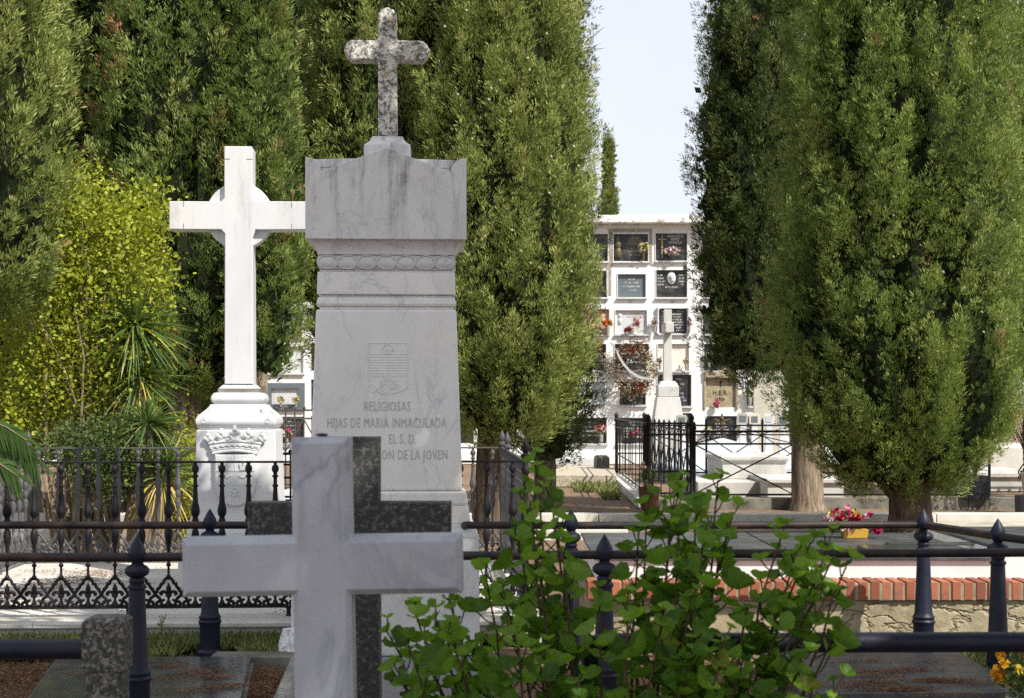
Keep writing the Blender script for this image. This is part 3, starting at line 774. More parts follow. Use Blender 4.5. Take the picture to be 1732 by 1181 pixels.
# ------------------------------------------------------------------ white marble cross on a crowned pedestal
WD_ = 10.4
wx = lambda px_: (px_-395.5)/2600*WD_
wz = lambda y: WZ(y, WD_)
wc = thing('memorial_cross', 'tall white marble cross with a disc behind its arms, on a crowned pedestal', 'cross', (WX(395.5, WD_), WD_+.25, 0), TH)
mb = MB()
mb.stack([(wx(395.5+90), .42, .13), (wx(395.5+90), .42, wz(935)), (wx(395.5+82), .38, wz(930)), (wx(395.5+82), .38, wz(912))]); mb.build('base_slab', M['marble_white'], wc, False, .008)
mb = MB()
pr = [(81,912),(80,900),(77,893),(77,885),(73,868),(70.5,850),(69,820),(67,760),(66.5,727)]
mb.stack([(wx(395.5+w), wx(395.5+w)*.95, wz(y)) for w, y in pr]); mb.build('pedestal', M['marble_white'], wc, False, .01, 3)
mb = MB()
pr = [(62,726.8),(62,722.5),(66,720),(68,714),(66,706),(58,698),(51,692),(46.5,686.5),(46,684)]
mb.stack([(wx(395.5+w), wx(395.5+w)*.95, wz(y)) for w, y in pr]); o = mb.build('cyma_block', M['marble_white'], wc, True, .006)
for sg in (-1, 1):
    mb = MB()
    pts = [(wx(395.5+sg*(52-1.1*i)), -wx(395.5+63)*.95-.004+i*.004, wz(716-3.2*i)) for i in range(9)]
    mb.tube(pts, [.014,.018,.018,.016,.014,.013,.012,.012,.014], 6)
    sp = [(wx(395.5+sg*54)+sg*.02*math.cos(a_)*(1-a_/14), -wx(395.5+66)*.95-.004, wz(712)+.022*math.sin(a_)*(1-a_/14)) for a_ in [i*.7 for i in range(14)]]
    mb.tube(sp, .006, 6)
    mb.ball((wx(395.5+sg*44), -.17, wz(689)), .014, 8, 5)
    mb.build('corner_scroll', M['marble_white'], o, True)
mb = MB()
pr = [(40,683.5),(43,682),(45.5,676),(45,670),(41,665.5),(38,664)]
mb.stack([(wx(395.5+w), wx(395.5+w)*.95, wz(y)) for w, y in pr]); mb.build('torus_block', M['marble_white'], wc, True, .012, 3)
mb = MB(); mb.stack([(wx(395.5+34), wx(395.5+33), wz(663.8)), (wx(395.5+34), wx(395.5+33), wz(657))]); mb.build('grey_neck', M['concrete_dark'], wc)
mb = MB(); mb.stack([(wx(395.5+33), wx(395.5+32), wz(656.8)), (wx(395.5+27.5), wx(395.5+22), wz(651)), (wx(395.5+25), wx(395.5+18), wz(649.5))]); mb.build('shaft_foot', M['marble_white'], wc, False, .003)
c8 = 4.5
X_ = lambda px_: wx(px_)
poly = [(X_(371.5),wz(649.3)),(X_(420.5),wz(649.3)),(X_(419.5),wz(398)),(X_(424),wz(384)),(X_(512),wz(383)),(X_(512),wz(335)),(X_(424),wz(335)),(X_(419),wz(330)),(X_(419),wz(243)),(X_(417),wz(241)),(X_(372),wz(241)),(X_(371),wz(243)),(X_(371),wz(330)),(X_(366),wz(336)),(X_(277.5),wz(336)),(X_(277.5),wz(384)),(X_(366),wz(384)),(X_(372),wz(391))]
MB().prism(poly, -.095, .085, .004).build('cross_body', M['marble_white'], wc)
mb = MB()
for lx in (371, 409):
    mb.box(X_(lx), X_(lx+10), -.0965, -.0951, wz(263.6), wz(262.4))
for lx, ly in ((302,345),(302,383),(486,345),(486,383)):
    mb.box(X_(lx)-.002, X_(lx)+.002, -.0965, -.0951, wz(ly), wz(ly-9)); 
mb.build('joint_marks', M['concrete_dark'], wc)
mb = MB(); cz0 = wz(359); n_ = 40; r0 = wx(395.5+57.5)
mb.prism([(r0*math.cos(2*math.pi*i/n_), cz0+r0*math.sin(2*math.pi*i/n_)) for i in range(n_)], -.052, .04, .006); mb.build('disc', M['marble_white'], wc, True)
# crown relief
yp = -wx(395.5+67)*.95
cr_ = MB()
def cx_(t_): return .30*0+ t_
def crow(u, z, off=0): return (u, yp-.012-.035*math.cos(u/.19*1.35)-off, z)
zb_ = wz(765)
for zz, rr, wsc in ((.0,.011,.150),(.018,.007,.158),(.040,.010,.168),(.064,.008,.176)):
    cr_.tube([crow((-1+i/8)*wsc, zb_-.01+zz+.022*math.cos((-1+i/8)*1.4)) for i in range(17)], rr, 8)
vs = []; fs = []
for i in range(17):
    k_ = -1+i/8; zc_ = .022*math.cos(k_*1.4)
    a_ = crow(k_*.150, zb_-.01+zc_); b_ = crow(k_*.178, zb_+.062+zc_)
    vs += [a_, b_, (b_[0], yp+.01, b_[2]), (a_[0], yp+.01, a_[2])]
for i in range(16):
    for k_ in range(4): fs.append((i*4+k_, i*4+4+k_, i*4+4+(k_+1) % 4, i*4+(k_+1) % 4))
cr_.add(vs, fs)
for k_ in (-1,-.5,0,.5,1):
    zc_ = zb_+.075+.03*math.cos(k_*1.4)+(.012 if k_ == 0 else 0); x_ = k_*.182; p_ = crow(x_, zc_, .004)
    for dx, dz, rr in ((0,.035,.019),(-.021,.012,.018),(.021,.012,.018),(0,.0,.014),(0,.056,.011)):
        cr_.ball((p_[0]+dx*(1 if abs(k_) < 1 else .75), p_[1], p_[2]+dz), rr, 8, 6, (1,.7,1))
    if k_ < 1:
        p2 = crow(x_+.045, zc_-.012, .004); cr_.ball(p2, .011, 8, 5)
for i in range(9): cr_.ball(crow((-1+i/4)*.155, zb_+.022+.022*math.cos((-1+i/4)*1.4), .008), .006, 6, 4, (1.8,.8,.8))
cr_.build('crown_relief', M['marble_white'], wc, True)
sh = MB(); sx = wx(395.5+34)
pts = [(-sx, wz(768)), (-sx, wz(815))]+[(-sx*math.cos(a_), wz(815)-(wz(815)-wz(856))*math.sin(a_)) for a_ in [math.pi*i/14 for i in range(1,14)]]+[(sx, wz(815)), (sx, wz(768))]
sh.prism(pts, yp-.045, yp+.01, .008)
so_ = sh.build('shield', M['marble_white'], wc, True)
sh = MB(); yy = yp-.048
sh.box(-sx+.004, sx-.004, yy-.001, yy+.005, wz(797), wz(795)); sh.box(-.0015, .0015, yy-.001, yy+.005, wz(797), wz(769))
rr_ = random.Random(5)
for bx_, bz_ in ((-.07, wz(785)), (.065, wz(785))):      # quartered charges: castle and towers
    sh.box(bx_-.03, bx_+.03, yy-.006, yy+.004, bz_-.04, bz_-.012)
    for k_ in (-.026, 0, .026): sh.box(bx_+k_-.008, bx_+k_+.008, yy-.007, yy+.004, bz_-.012, bz_+.012+(.012 if k_ == 0 else 0))
for bx_, bz_ in ((-.055, wz(806)), (.055, wz(806))):
    sh.tube([(bx_-.03,yy,bz_+.008),(bx_-.012,yy,bz_-.004),(bx_+.012,yy,bz_-.004),(bx_+.03,yy,bz_+.008)], .005, 6)
for dx, dz, rr in ((0,0,.014),(-.02,.008,.01),(.02,.008,.01),(0,.028,.009),(0,-.02,.012),(-.028,-.018,.008),(.028,-.018,.008),(.0,.05,.006)):
    sh.ball((dx, yy, wz(832)+dz), rr, 7, 5, (1,.5,1))
sh.build('shield_charges', M['marble_white'], so_, True)

# ------------------------------------------------------------------ blue-black grave railings with tube rails
def pz(y): return (1110-y)/311
GP = [(.070,0),(.070,.025),(.055,.04),(.055,.165),(.060,.18),(.063,.19),(.056,.20),(.060,.215),(.052,.225),(.047,.24),(.034,.57),(.040,.575),(.040,.585),(.030,.595),(.034,.605),(.034,.615),(.028,.622),
      (.044,.632),(.053,.645),(.053,.658),(.043,.670),(.026,.678),(.022,.684),(.033,.70),(.039,.720),(.036,.740),(.024,.765),(.012,.785),(.003,.80)]
def gpost(loc, label, group):
    r = thing('railing_post', label, 'railing post', loc, 0, group)
    MB().lathe(GP[:17], 12, rot=R(15)).build('shaft', M['iron_blue'], r, True)
    MB().lathe(GP[16:], 14).build('finial', M['iron_blue'], r, True)
    return r
gb = 'posts of the railing behind the dark slabs'; gf = 'posts of the railing in front'
pB = (WX(355, 8.36), 8.36, 0); pC = (WX(1562, 8.36), 8.36, 0); pD = (WX(1688, 7.63), 7.63, 0); pM = (WX(966, 8.3), 8.3, 0)
p0 = gpost(pB, 'blue black iron post left of the foreground cross, standing on the grass', gb)
dup(p0, (-3.6, 8.36, 0), None, 'blue black post beyond the left edge, end of the rusty upper rail')
dup(p0, pC, None, 'blue black corner post in front of the brick course where the rusty rail turns')
dup(p0, pD, None, 'blue black post at the right edge with a spearhead finial, beside yellow flowers')
dup(p0, (2.66, 6.85, 0), None, 'blue black post beyond the right edge, end of the side rail')
dup(p0, pM, None, 'blue black post hidden among the leaves in front of the tall monument')
def rail(label, pts, r=.021, mat='iron_rail', group='tube rails of the grave railings', cat='rail', name='iron_rail'):
    pp_ = [Vector(pts[0])]
    for a_, b_ in zip(pts, pts[1:]):                 # old tubes are never quite straight
        a_, b_ = Vector(a_), Vector(b_); m_ = max(1, int((b_-a_).length/.45))
        for i in range(1, m_+1): pp_.append(a_.lerp(b_, i/m_)+(Vector((0, random.uniform(-.002,.002), random.uniform(-.003,.003))) if i < m_ else Vector((0,0,0))))
    pts = pp_
    o = MB().tube(pts, r, 12).build(name, M[mat], None, True); return tag(o, label, cat, group)
RZ = WZ(888.5, 8.36)
rail('rusty round iron rail running left of the tall monument through the post finials', [(-3.6,8.36,RZ),(pB[0],8.36,RZ),(WX(528,8.5),8.37,RZ)])
rail('rusty round iron rail right of the tall monument, bending towards us at the corner post', [(WX(772,8.5),8.7,RZ-.02),(WX(783,8.4),8.45,RZ-.01),(WX(790,8.36),8.36,RZ),(pM[0],8.34,RZ),(pC[0],8.36,RZ+.003),(pD[0],7.63,RZ+.0),(2.66,6.85,RZ)])
A0 = (-1.61, 6.6, 0)
p1 = dup(p0, A0, None, 'blue black iron post beside the lichened granite pillar', gf)
dup(p0, (.402, 6.68, 0), None, 'blue black post among the geranium stems, carrying the front rail', gf)
dup(p0, (-3.62, 6.56, 0), None, 'blue black post beyond the left edge on the front rail', gf)
dup(p0, (2.52, 6.76, 0), None, 'blue black post beyond the right edge on the front rail', gf)
Z2 = WZ(943, 6.6)
rail('dark round front rail crossing the whole picture below the rusty one', [(-3.62,6.56,Z2-.001),(A0[0],6.6,Z2),(.402,6.68,Z2+.004),(2.52,6.76,Z2+.008)], .0195)
# foreground granite pillars and thick rail
def pillar(loc, label):
    r = thing('granite_pillar', label, 'pillar', loc, R(1), None)
    h = WZ(1052, 3.85)
    MB().stack([(.046,.046,0),(.046,.046,h-.135)]).build('shaft', M['granite_pillar'], r, False, .004)
    MB().stack([(.0535,.0535,h-.134),(.0535,.0535,h-.009),(.043,.043,h),(.02,.02,h+.004)]).build('cap', M['granite_pillar'], r, False, .002)
    return r
pp = pillar((WX(182, 3.95), 3.95, 0), 'short lichened granite pillar with a low pyramid top, bottom left')
rail('thick blue black tube rail at the left edge, ending in the granite pillar', [(-3.2,3.95,WZ(1099,3.95)),(WX(160,3.95),3.95,WZ(1098,3.95))], .0262, 'iron_blue')
rail('thick blue black tube rail across the bottom right, in front of the cracked wall', [(WX(1000,3.95),3.95,-.02),(WX(1000,3.95),3.95,WZ(1100,3.95)),(WX(1008,3.95),3.95,WZ(1090,3.95)),(WX(1022,3.95),3.95,WZ(1088,3.95)),(3.2,3.95,WZ(1088,3.95))], .0262, 'iron_blue')

# ------------------------------------------------------------------ the two foreground crosses
def lcross(label, px_c, D, al, ar, atop, abot, uw, top, mat, th, ch, roll=0, group=None, name='grave_cross', zbot=.25):
    r = thing(name, label, 'cross', (WX(px_c, D), D, 0), 0, group); r.rotation_euler = (0, roll, 0)
    q_ = lambda v: (v-px_c)/2600*D
    poly = [(-uw[1]/5200*D, zbot), (uw[1]/5200*D, zbot), (uw[0]/5200*D, WZ(abot, D)), (q_(ar), WZ(abot, D)), (q_(ar), WZ(atop, D)), (uw[0]/5200*D, WZ(atop, D)), (uw[0]/5200*D, WZ(top, D)), (-uw[0]/5200*D, WZ(top, D)), (-uw[0]/5200*D, WZ(atop, D)), (q_(al), WZ(atop, D)), (q_(al), WZ(abot, D)), (-uw[0]/5200*D, WZ(abot, D))]
    MB().prism(poly, 0, th, ch).build('cross_body', M[mat], r, False, .0015)
    MB().stack([(.16,.13,-.02),(.16,.13,.12),(.11,.09,.15),(.11,.09,zbot+.002)], (0, th/2)).build('pedestal', M[mat], r, False, .005)
    return r
lcross('pale grey marble cross with chamfered arms, nearest of all the crosses', 556, 3.3, 319, 794, 909, 1008, (99, 102), 740, 'marble_fg', .085, .0125, R(-.9), zbot=.3)
lcross('dark lichened granite cross right behind the pale marble foreground cross', 590.5, 4.5, 418.5, 762, 850, 912, (99, 104), 739, 'granite', .09, .003, 0, zbot=.3)
o = MB().ball((0,0,-.002), .007, 8, 5, (2,1,.6)).build('moss_clump', M['granite'], None, True); o.location = (WX(544,3.33), 3.335, WZ(739,3.33)+.006); tag(o, 'tiny dark clump of moss on top of the pale marble cross', 'moss')

# ------------------------------------------------------------------ dark grave slabs in the foreground
def slab(label, cs, z0, z1, mat='slab'):
    r = thing('grave_slab', label, 'slab', (sum(c[0] for c in cs)/4, sum(c[1] for c in cs)/4, 0), 0, 'polished dark grave slabs behind the front railing')
    ox, oy = r.location.x, r.location.y
    mb = MB(); mb.add([(c[0]-ox, c[1]-oy, z0) for c in cs]+[(c[0]-ox, c[1]-oy, z1) for c in cs], [(0,3,2,1),(4,5,6,7),(0,1,5,4),(1,2,6,5),(2,3,7,6),(3,0,4,7)])
    mb.build('stone_top', M[mat], r, False, .004)
    mb = MB(); k = .03
    mb.add([((c[0]-ox)*1.03, (c[1]-oy)*1.02, -.03) for c in cs]+[((c[0]-ox)*1.03, (c[1]-oy)*1.02, z0-.001) for c in cs], [(0,3,2,1),(4,5,6,7),(0,1,5,4),(1,2,6,5),(2,3,7,6),(3,0,4,7)])
    mb.build('kerb_frame', M['concrete_dark'], r)
    return r
slab('polished dark slab below the iron post and granite pillar, mirroring the light', [(-2.13,6.72),(-1.19,6.72),(-1.355,7.97),(-2.36,7.97)], .025, .06)
slab('polished dark slab seen just left of the foreground cross foot', [(-1.055,6.75),(-.1,6.75),(-.12,7.95),(-1.14,7.93)], .025, .065)
slab('dark slab with brown needle drifts at bottom right', [(1.285,6.78),(2.29,6.82),(2.30,7.98),(1.29,7.98)], .035, .09, 'slab_dull')
slab('dark slab corner at the left edge of the picture', [(-3.4,6.7),(-2.5,6.7),(-2.72,7.9),(-3.6,7.9)], .03, .075)
mb = MB(); mb.box(-.38,.38,-.09,.09,-.02,.05); o = mb.build('stone_kerb', M['concrete_dark'], None, False, .006); o.location = (-1.2,8.12,0); tag(o, 'short grey kerb stone on the grass edge behind the dark slabs', 'kerb')
P = []
for px_, py_, w in ((290,1128,1),(330,1138,1.5),(360,1146,2),(385,1160,2),(270,1150,1),(345,1166,1),(140,1140,.5),(300,1172,.5),(372,1133,.8)):
    D = (1.35-.065)*2600/(py_-690); P.append((WX(px_,D), D, .062, w))
litter('needle_drift', 'thin drift of dry needles on the slab left of the foreground cross', P, (.07,.03), 3800)
P = []
for px_, py_, w in ((1465,1119,1),(1570,1119,.4),(1500,1137,2),(1540,1133,1.5),(1470,1144,1),(1480,1155,2),(1590,1151,3),(1620,1153,1),(1440,1160,1),(1540,1165,2),(1500,1167,2),(1600,1176,1),(1660,1158,.6)):
    D = (1.35-.095)*2600/(py_-690); P.append((WX(px_,D), D, .091, w))
litter('needle_drift', 'brown needle drifts lying on the dull dark slab at bottom right', P, (.085,.025), 8000)
P = []
for i in range(60):
    P.append((random.uniform(-1.45,-1.0), random.uniform(6.7,7.9), 0, 1)); P.append((random.uniform(-3.0,-2.2), random.uniform(6.7,8.0), 0, 1)); P.append((random.uniform(.0,1.3), random.uniform(6.2,8.0), 0, 1))
P += [(random.uniform(-3.4,3.4), random.uniform(3.8,6.6), 0, 1.2) for i in range(60)]
litter('needle_litter', 'reddish brown needle litter covering the soil between the dark slabs', P, (.16,.12), 70000, size=(.010,.030))
q = np.random.default_rng(5)
def grass(label, boxes, n, h=(.04,.10)):
    Ps = []
    for (x0,x1,y0,y1,w) in boxes:
        m = int(n*w); Ps.append(np.stack([q.uniform(x0,x1,m), q.uniform(y0,y1,m), np.full(m,-.005)], 1))
    P = np.concatenate(Ps); n = len(P)
    d = nrm(np.stack([q.normal(size=n)*.35, q.normal(size=n)*.35, np.ones(n)], 1)); b = nrm(np.stack([q.normal(size=n), q.normal(size=n), np.zeros(n)], 1))
    L = q.uniform(h[0], h[1], n)[:,None]; w = .0035
    V = np.stack([P-b*w, P+b*w, P+d*L*.6+b*w*.7+b*0, P+d*L+b*L*.25], 1).reshape(-1,3)
    o = mesh_np('grass', V, 4, M['grass'], None, np.repeat(np.clip(q.normal(.5,.25,n),0,1), 4)); tag(o, label, 'grass', None, 'stuff')
grass('green and straw grass growing between the plinth and the slabs', [(-3.6,-.9,8.42,8.84,.6),(-3.6,-1.8,8.1,8.4,.1),(-1.45,-.9,8.2,8.42,.1),(-1.2,.1,8.7,8.85,.05),(1.9,3.4,7.2,8.55,.35)], 26000)
grass('dry tufts of grass along the dirt path by the gravel plot', [(1.0,1.75,24.5,28.5,.8),(1.35,1.6,22.5,24.5,.2),(-.6,-.1,26,31,.2)], 2600, (.05,.17))
tuft = MB()
o = None
V = []
# small upright weed by the plinth
root = thing('weed', 'small upright weed against the marble plinth above the granite pillar', 'plant', (WX(272,8.7), 8.7, 0))
mb = MB(); mb.tube([(0,0,0),(.004,0,.08),(0,0,.165)], [.003,.0025,.001], 5); mb.build('stem', M['stem_red'], root)
n = 46; zz = q.uniform(.02,.165,n); aa = q.uniform(0,6.28,n)
scatter_leaves('leaves', np.stack([zz*0,zz*0,zz],1), np.stack([np.cos(aa),np.sin(aa),np.full(n,.7)],1), np.full(n,.04), np.full(n,.6), 'grass', root, .14)

# ------------------------------------------------------------------ brick-edged tomb on the right
bt = thing('brick_edged_tomb', 'raised tomb of cracked render with a red brick course and dark stone top', 'tomb', (1.9, 9.75, 0))
x0, x1 = WX(994, 8.65), 4.2
lx0, lx1 = x0-1.9, x1-1.9
ly = lambda D: D-9.75
MB().box(lx0+.012, lx1, ly(8.672), ly(10.9), -.03, .266).build('rendered_wall', M['rubble'], bt, False, .01)
mb = MB(); mo = MB(); x = lx0
mo.box(lx0+.01, lx1, ly(8.6545), ly(8.9), .267, .362)
while x < lx1:
    w = .0505+random.uniform(-.003,.003); d = random.uniform(-.004,.004)
    mb.box(x, x+w, ly(8.65)+d, ly(8.87)+d, .267+random.uniform(-.002,.002)+.001, .372+random.uniform(-.003,.003)); x += w+.0145+random.uniform(-.001,.004)
mb.build('brick_course', M['brick'], bt, False, .004); mo.build('mortar', M['old_cement'], bt)
mb = MB(); mb.box(lx0+.1, lx1-.01, ly(8.905), ly(10.8), .267, .345); mb.build('earth_fill', M['ground'], bt)
tx1 = WX(1676, 8.9)-1.9; tx0 = WX(1010, 8.9)-1.9
mb = MB()
for i in range(2):
    a = tx0+(tx1-tx0)*i/2; b = tx0+(tx1-tx0)*(i+1)/2-.003; mb.box(a, b, ly(8.9), ly(8.96), .34, .468)
mb.box(tx1-.06, tx1-.0, ly(8.963), ly(10.6), .34, .468); mb.box(tx0, tx0+.06, ly(8.963), ly(10.6), .34, .468); mb.box(tx0+.063, tx1-.063, ly(10.54), ly(10.6), .34, .468)
mb.build('marble_kerb', M['marble_tomb'], bt, False, .003)
def px2(D, px_): return WX(px_, D)-1.9
mb = MB(); w3 = (tx1-tx0)/2
for i in range(2):
    mb.box(tx0-.02+i*w3+.002, tx0+(i+1)*w3+(.02 if i else -.002), ly(8.875), ly(10.62), .470, .487)
mb.build('stone_top', M['slab_dull'], bt, False, .002)
mb = MB(); mb.box(px2(9.3,1462), px2(9.3,1582), ly(9.25), ly(9.5), .4885, .503); mb.box(px2(9.8,1492), px2(9.8,1700), ly(9.62), ly(9.72), .4885, .503); mb.build('raised_tablets', M['slab'], bt, False, .002)
mb = MB(); mb.box(px2(9.05,1697), lx1-.02, ly(9.05), ly(9.11), .34, .50); mb.box(px2(9.05,1697), px2(9.05,1697)+.06, ly(9.113), ly(10.7), .34, .50); mb.build('second_kerb', M['marble_tomb'], bt, False, .003)
mb = MB(); mb.box(px2(9.05,1697)+.01, lx1-.02, ly(9.03), ly(10.75), .502, .52); mb.build('second_top', M['slab_dull'], bt, False, .002)

# ------------------------------------------------------------------ trees
cypress('cypress_tree', 'light green feathery cypress at the left edge of the picture', -48, 13.0, .72, 2.15, 9, 'cyp_light', 21, None, .18, .42, 62, .06, patchy=.1, up=.7)
cypress('cypress_tree', 'dark green cypress second from the left, behind the yellow green shrub', 140, 16.0, .62, .9, 10, 'cyp_mid', 22, None, .2, .36, 60, .055, patchy=.1, amp=.15, gapf=.08)
cypress('cypress_tree', 'broad cypress with brown dead sprays, standing behind the white cross', 322, 15.0, .80, 1.45, 10, 'cyp_mid', 23, 312, .17, .36, 66, .055, brown=.5, amp=.15, shape=(.22,3), gapf=.08)
cypress('cypress_tree', 'narrower cypress lobe hanging down to the right of the white cross', 445, 14.6, .42, 1.62, 6.4, 'cyp_mid', 24, 418, .10, .32, 90, .05, brown=.3, shape=(.4,2.0), amp=.08)
cypress('cypress_tree', 'distant slim pale cypress top between two larger cypresses at the top left', 442, 27.0, .40, 3.0, 9.6, 'cyp_light', 25, None, .12, .34, 60, .06)
cypress('cypress_tree', 'loose dark cypress with sky gaps left of the stone cross', 520, 19.5, .62, 2.6, 9.8, 'cyp_dark', 26, 400, .15, .5, 38, .07, amp=.2)
cypress('cypress_tree', 'bright green broad cypress directly behind the tall marble monument', 668, 16.6, 1.05, 1.5, 10.5, 'cyp_light', 27, 700, .2, .40, 60, .06, patchy=.12, amp=.12)
cypress('cypress_tree', 'great rounded light green cypress right of the tall monument', 858, 15.6, .93, 1.02, 9.0, 'cyp_light', 28, 826, .15, .36, 105, .055, patchy=.08, shape=(.22,1.7), amp=.09, bark='bark_dark')
cypress('cypress_tree', 'dark ragged cypress peeping out behind the great light green one', 922, 20.5, .52, .6, 10.5, 'cyp_dark', 29, None, .16, .5, 60, .065, amp=.16, twigs=5, up=.8)
cypress('cypress_tree', 'small far cypress rising behind the roof of the niche wall', 1029, 46.0, .42, 3.2, 9.5, 'cyp_light', 30, None, .15, .36, 90, .07, amp=.04, shape=(.1,1.15))
cypress('cypress_tree', 'dark shaded cypress in front of the niche wall, leaning over its pale trunk', 1275, 20.4, .70, 1.72, 11, 'cyp_dark', 31, 1366, .21, .40, 95, .06, amp=.14, shape=(.12,3), up=.9, gapf=.12)
cypress('cypress_tree', 'huge dense egg shaped cypress on the right with small cones', 1524, 16.6, 1.29, .40, 11, 'cyp_rich', 32, 1540, .24, .32, 125, .05, patchy=.05, amp=.08, gapf=.03, shape=(.17,3.5), bark='bark_dark')
cypress('cypress_tree', 'dark cypress at the right edge, behind the huge dense one', 1790, 23.0, .85, 1.5, 10, 'cyp_dark', 33, None, .2, .42, 60, .065)
cypress('cypress_tree', 'dark cypress filling the gap behind the shrub on the left', 235, 20.5, .85, 1.0, 9.0, 'cyp_dark', 34, None, .2, .5, 40, .08)
cypress('cypress_tree', 'shaded cypress low behind the white cross pedestal', 250, 18.5, .9, .35, 4.5, 'cyp_dark', 35, None, .2, .45, 50, .07)
cypress('cypress_tree', 'dark cypress closing the view behind the feathery one at the left edge', 10, 19.0, .8, .5, 8.0, 'cyp_dark', 36, None, .2, .5, 40, .08)
# cones on the great cypresses
def cones(label, px, D, hw, z0, z1, n, seed, group='cypress cones'):
    q = np.random.default_rng(seed); mb = MB()
    for i in range(n):
        a = q.uniform(-2.8, -.35); z = q.uniform(z0, z1); c = (hw*.97*math.cos(a), hw*.97*math.sin(a), z)
        mb.ball(c, .014, 7, 5)
    o = mb.build('cypress_cones', M['cone'], None, True); o.location = (WX(px, D), D, 0); tag(o, label, 'cones', None, 'stuff')
M['cone'] = simple('cypress_cone', (.36,.30,.22), .8, .3, 60)
cones('small round pale cones dotted over the huge dense cypress', 1524, 16.6, 1.25, 1.6, 5.6, 60, 1)
cones('small round pale cones dotted over the great light green cypress', 858, 15.6, .93, 2.4, 5.4, 34, 2)

# yellow-green shrub
def shrub(name, label, cx, cy, blobs, n, leaf, mat, seed, group=None, stems=14, base=None, k=2, wr=.36, cat='shrub', clump=9, cr=.10):
    q = np.random.default_rng(seed)
    r = thing(name, label, cat, (cx, cy, 0), 0, group)
    bl = np.array(blobs); w = (bl[:,3]*bl[:,4]*bl[:,5])**.66; w /= w.sum()
    nc = n//clump
    i = q.choice(len(bl), nc, p=w); d = nrm(q.normal(size=(nc,3))); rr = q.uniform(.55, 1.03, nc)**.6
    C = bl[i,:3]+d*bl[i,3:6]*rr[:,None]
    C = C[C[:,2] > .05]; d = d[:len(C)]; nc = len(C)
    P = np.repeat(C, clump, 0)+q.normal(size=(nc*clump,3))*cr*np.array([1,1,.8])
    Dv = nrm(np.repeat(d, clump, 0)*.5+q.normal(size=(nc*clump,3))*.8+np.array([0,0,.35]))
    tone = np.clip(np.repeat(q.normal(.48,.22,nc), clump)+q.normal(size=nc*clump)*.14, 0, 1)
    global rng; rng = q
    scatter_leaves('foliage', P, Dv, leaf*q.uniform(.7,1.2,nc*clump), tone, mat, r, wr, k, .7)
    mb = MB()
    for s_ in range(stems):
        j = q.integers(nc); tip = Vector(C[j]); b = Vector((q.uniform(-.15,.15), q.uniform(-.15,.15), -.03)) if base is None else Vector(base)+Vector((q.uniform(-.3,.3), q.uniform(-.1,.1), 0))
        mid = b.lerp(tip, .5)+Vector((q.uniform(-.15,.15), q.uniform(-.15,.15), .12))
        mb.tube([b, b.lerp(mid,.5)+Vector((q.uniform(-.05,.05),0,.05)), mid, mid.lerp(tip,.55)+Vector((q.uniform(-.06,.06),0,.03)), tip], [.022,.018,.012,.008,.003], 6)
        for t_ in range(3):
            e = mid.lerp(tip, .3*t_+.1); f = e+Vector((q.uniform(-.3,.3), q.uniform(-.3,.3), q.uniform(-.1,.3))); mb.tube([e, e.lerp(f,.5)+Vector((0,0,.02)), f], [.006,.004,.002], 4)
    mb.build('stems', M['twig'], r, True)
    return r
sc = 13.3; X0 = WX(130, sc)
def bb(px_, py_, rx, rz, ry=.35, dy=0): return (WX(px_, sc)-X0, dy, WZ(py_, sc), rx/2600*sc, ry, rz/2600*sc)
shrub('shrub', 'large yellow green leafy shrub glowing in the sun behind the left railing', X0, sc+.3,
      [bb(120,330,40,60), bb(130,400,95,85), bb(190,430,75,95,.4,.1), bb(60,530,95,110,.4), bb(150,540,110,120,.45), bb(60,650,90,80), bb(160,660,85,75), bb(215,340,35,40,.3,.3), bb(10,720,50,40,.3)],
      27000, .050, 'shrub', 41, None, 34, (0,0,0), 1, .36, clump=8, cr=.11)
shrub('shrub', 'small rounded olive green bush behind the railing left of the white cross', WX(170,12.9), 12.9, [(0,0,1.0,.40,.28,.22),(.1,0,.8,.25,.2,.16)], 5000, .035, 'bush', 42, None, 5)
shrub('shrub', 'small sunlit yellow green bush peeping left of the white cross pedestal', WX(322,14.5), 14.5, [(0,0,.95,.14,.2,.28),(0,0,.4,.2,.2,.4)], 1500, .045, 'shrub', 43, None, 6)

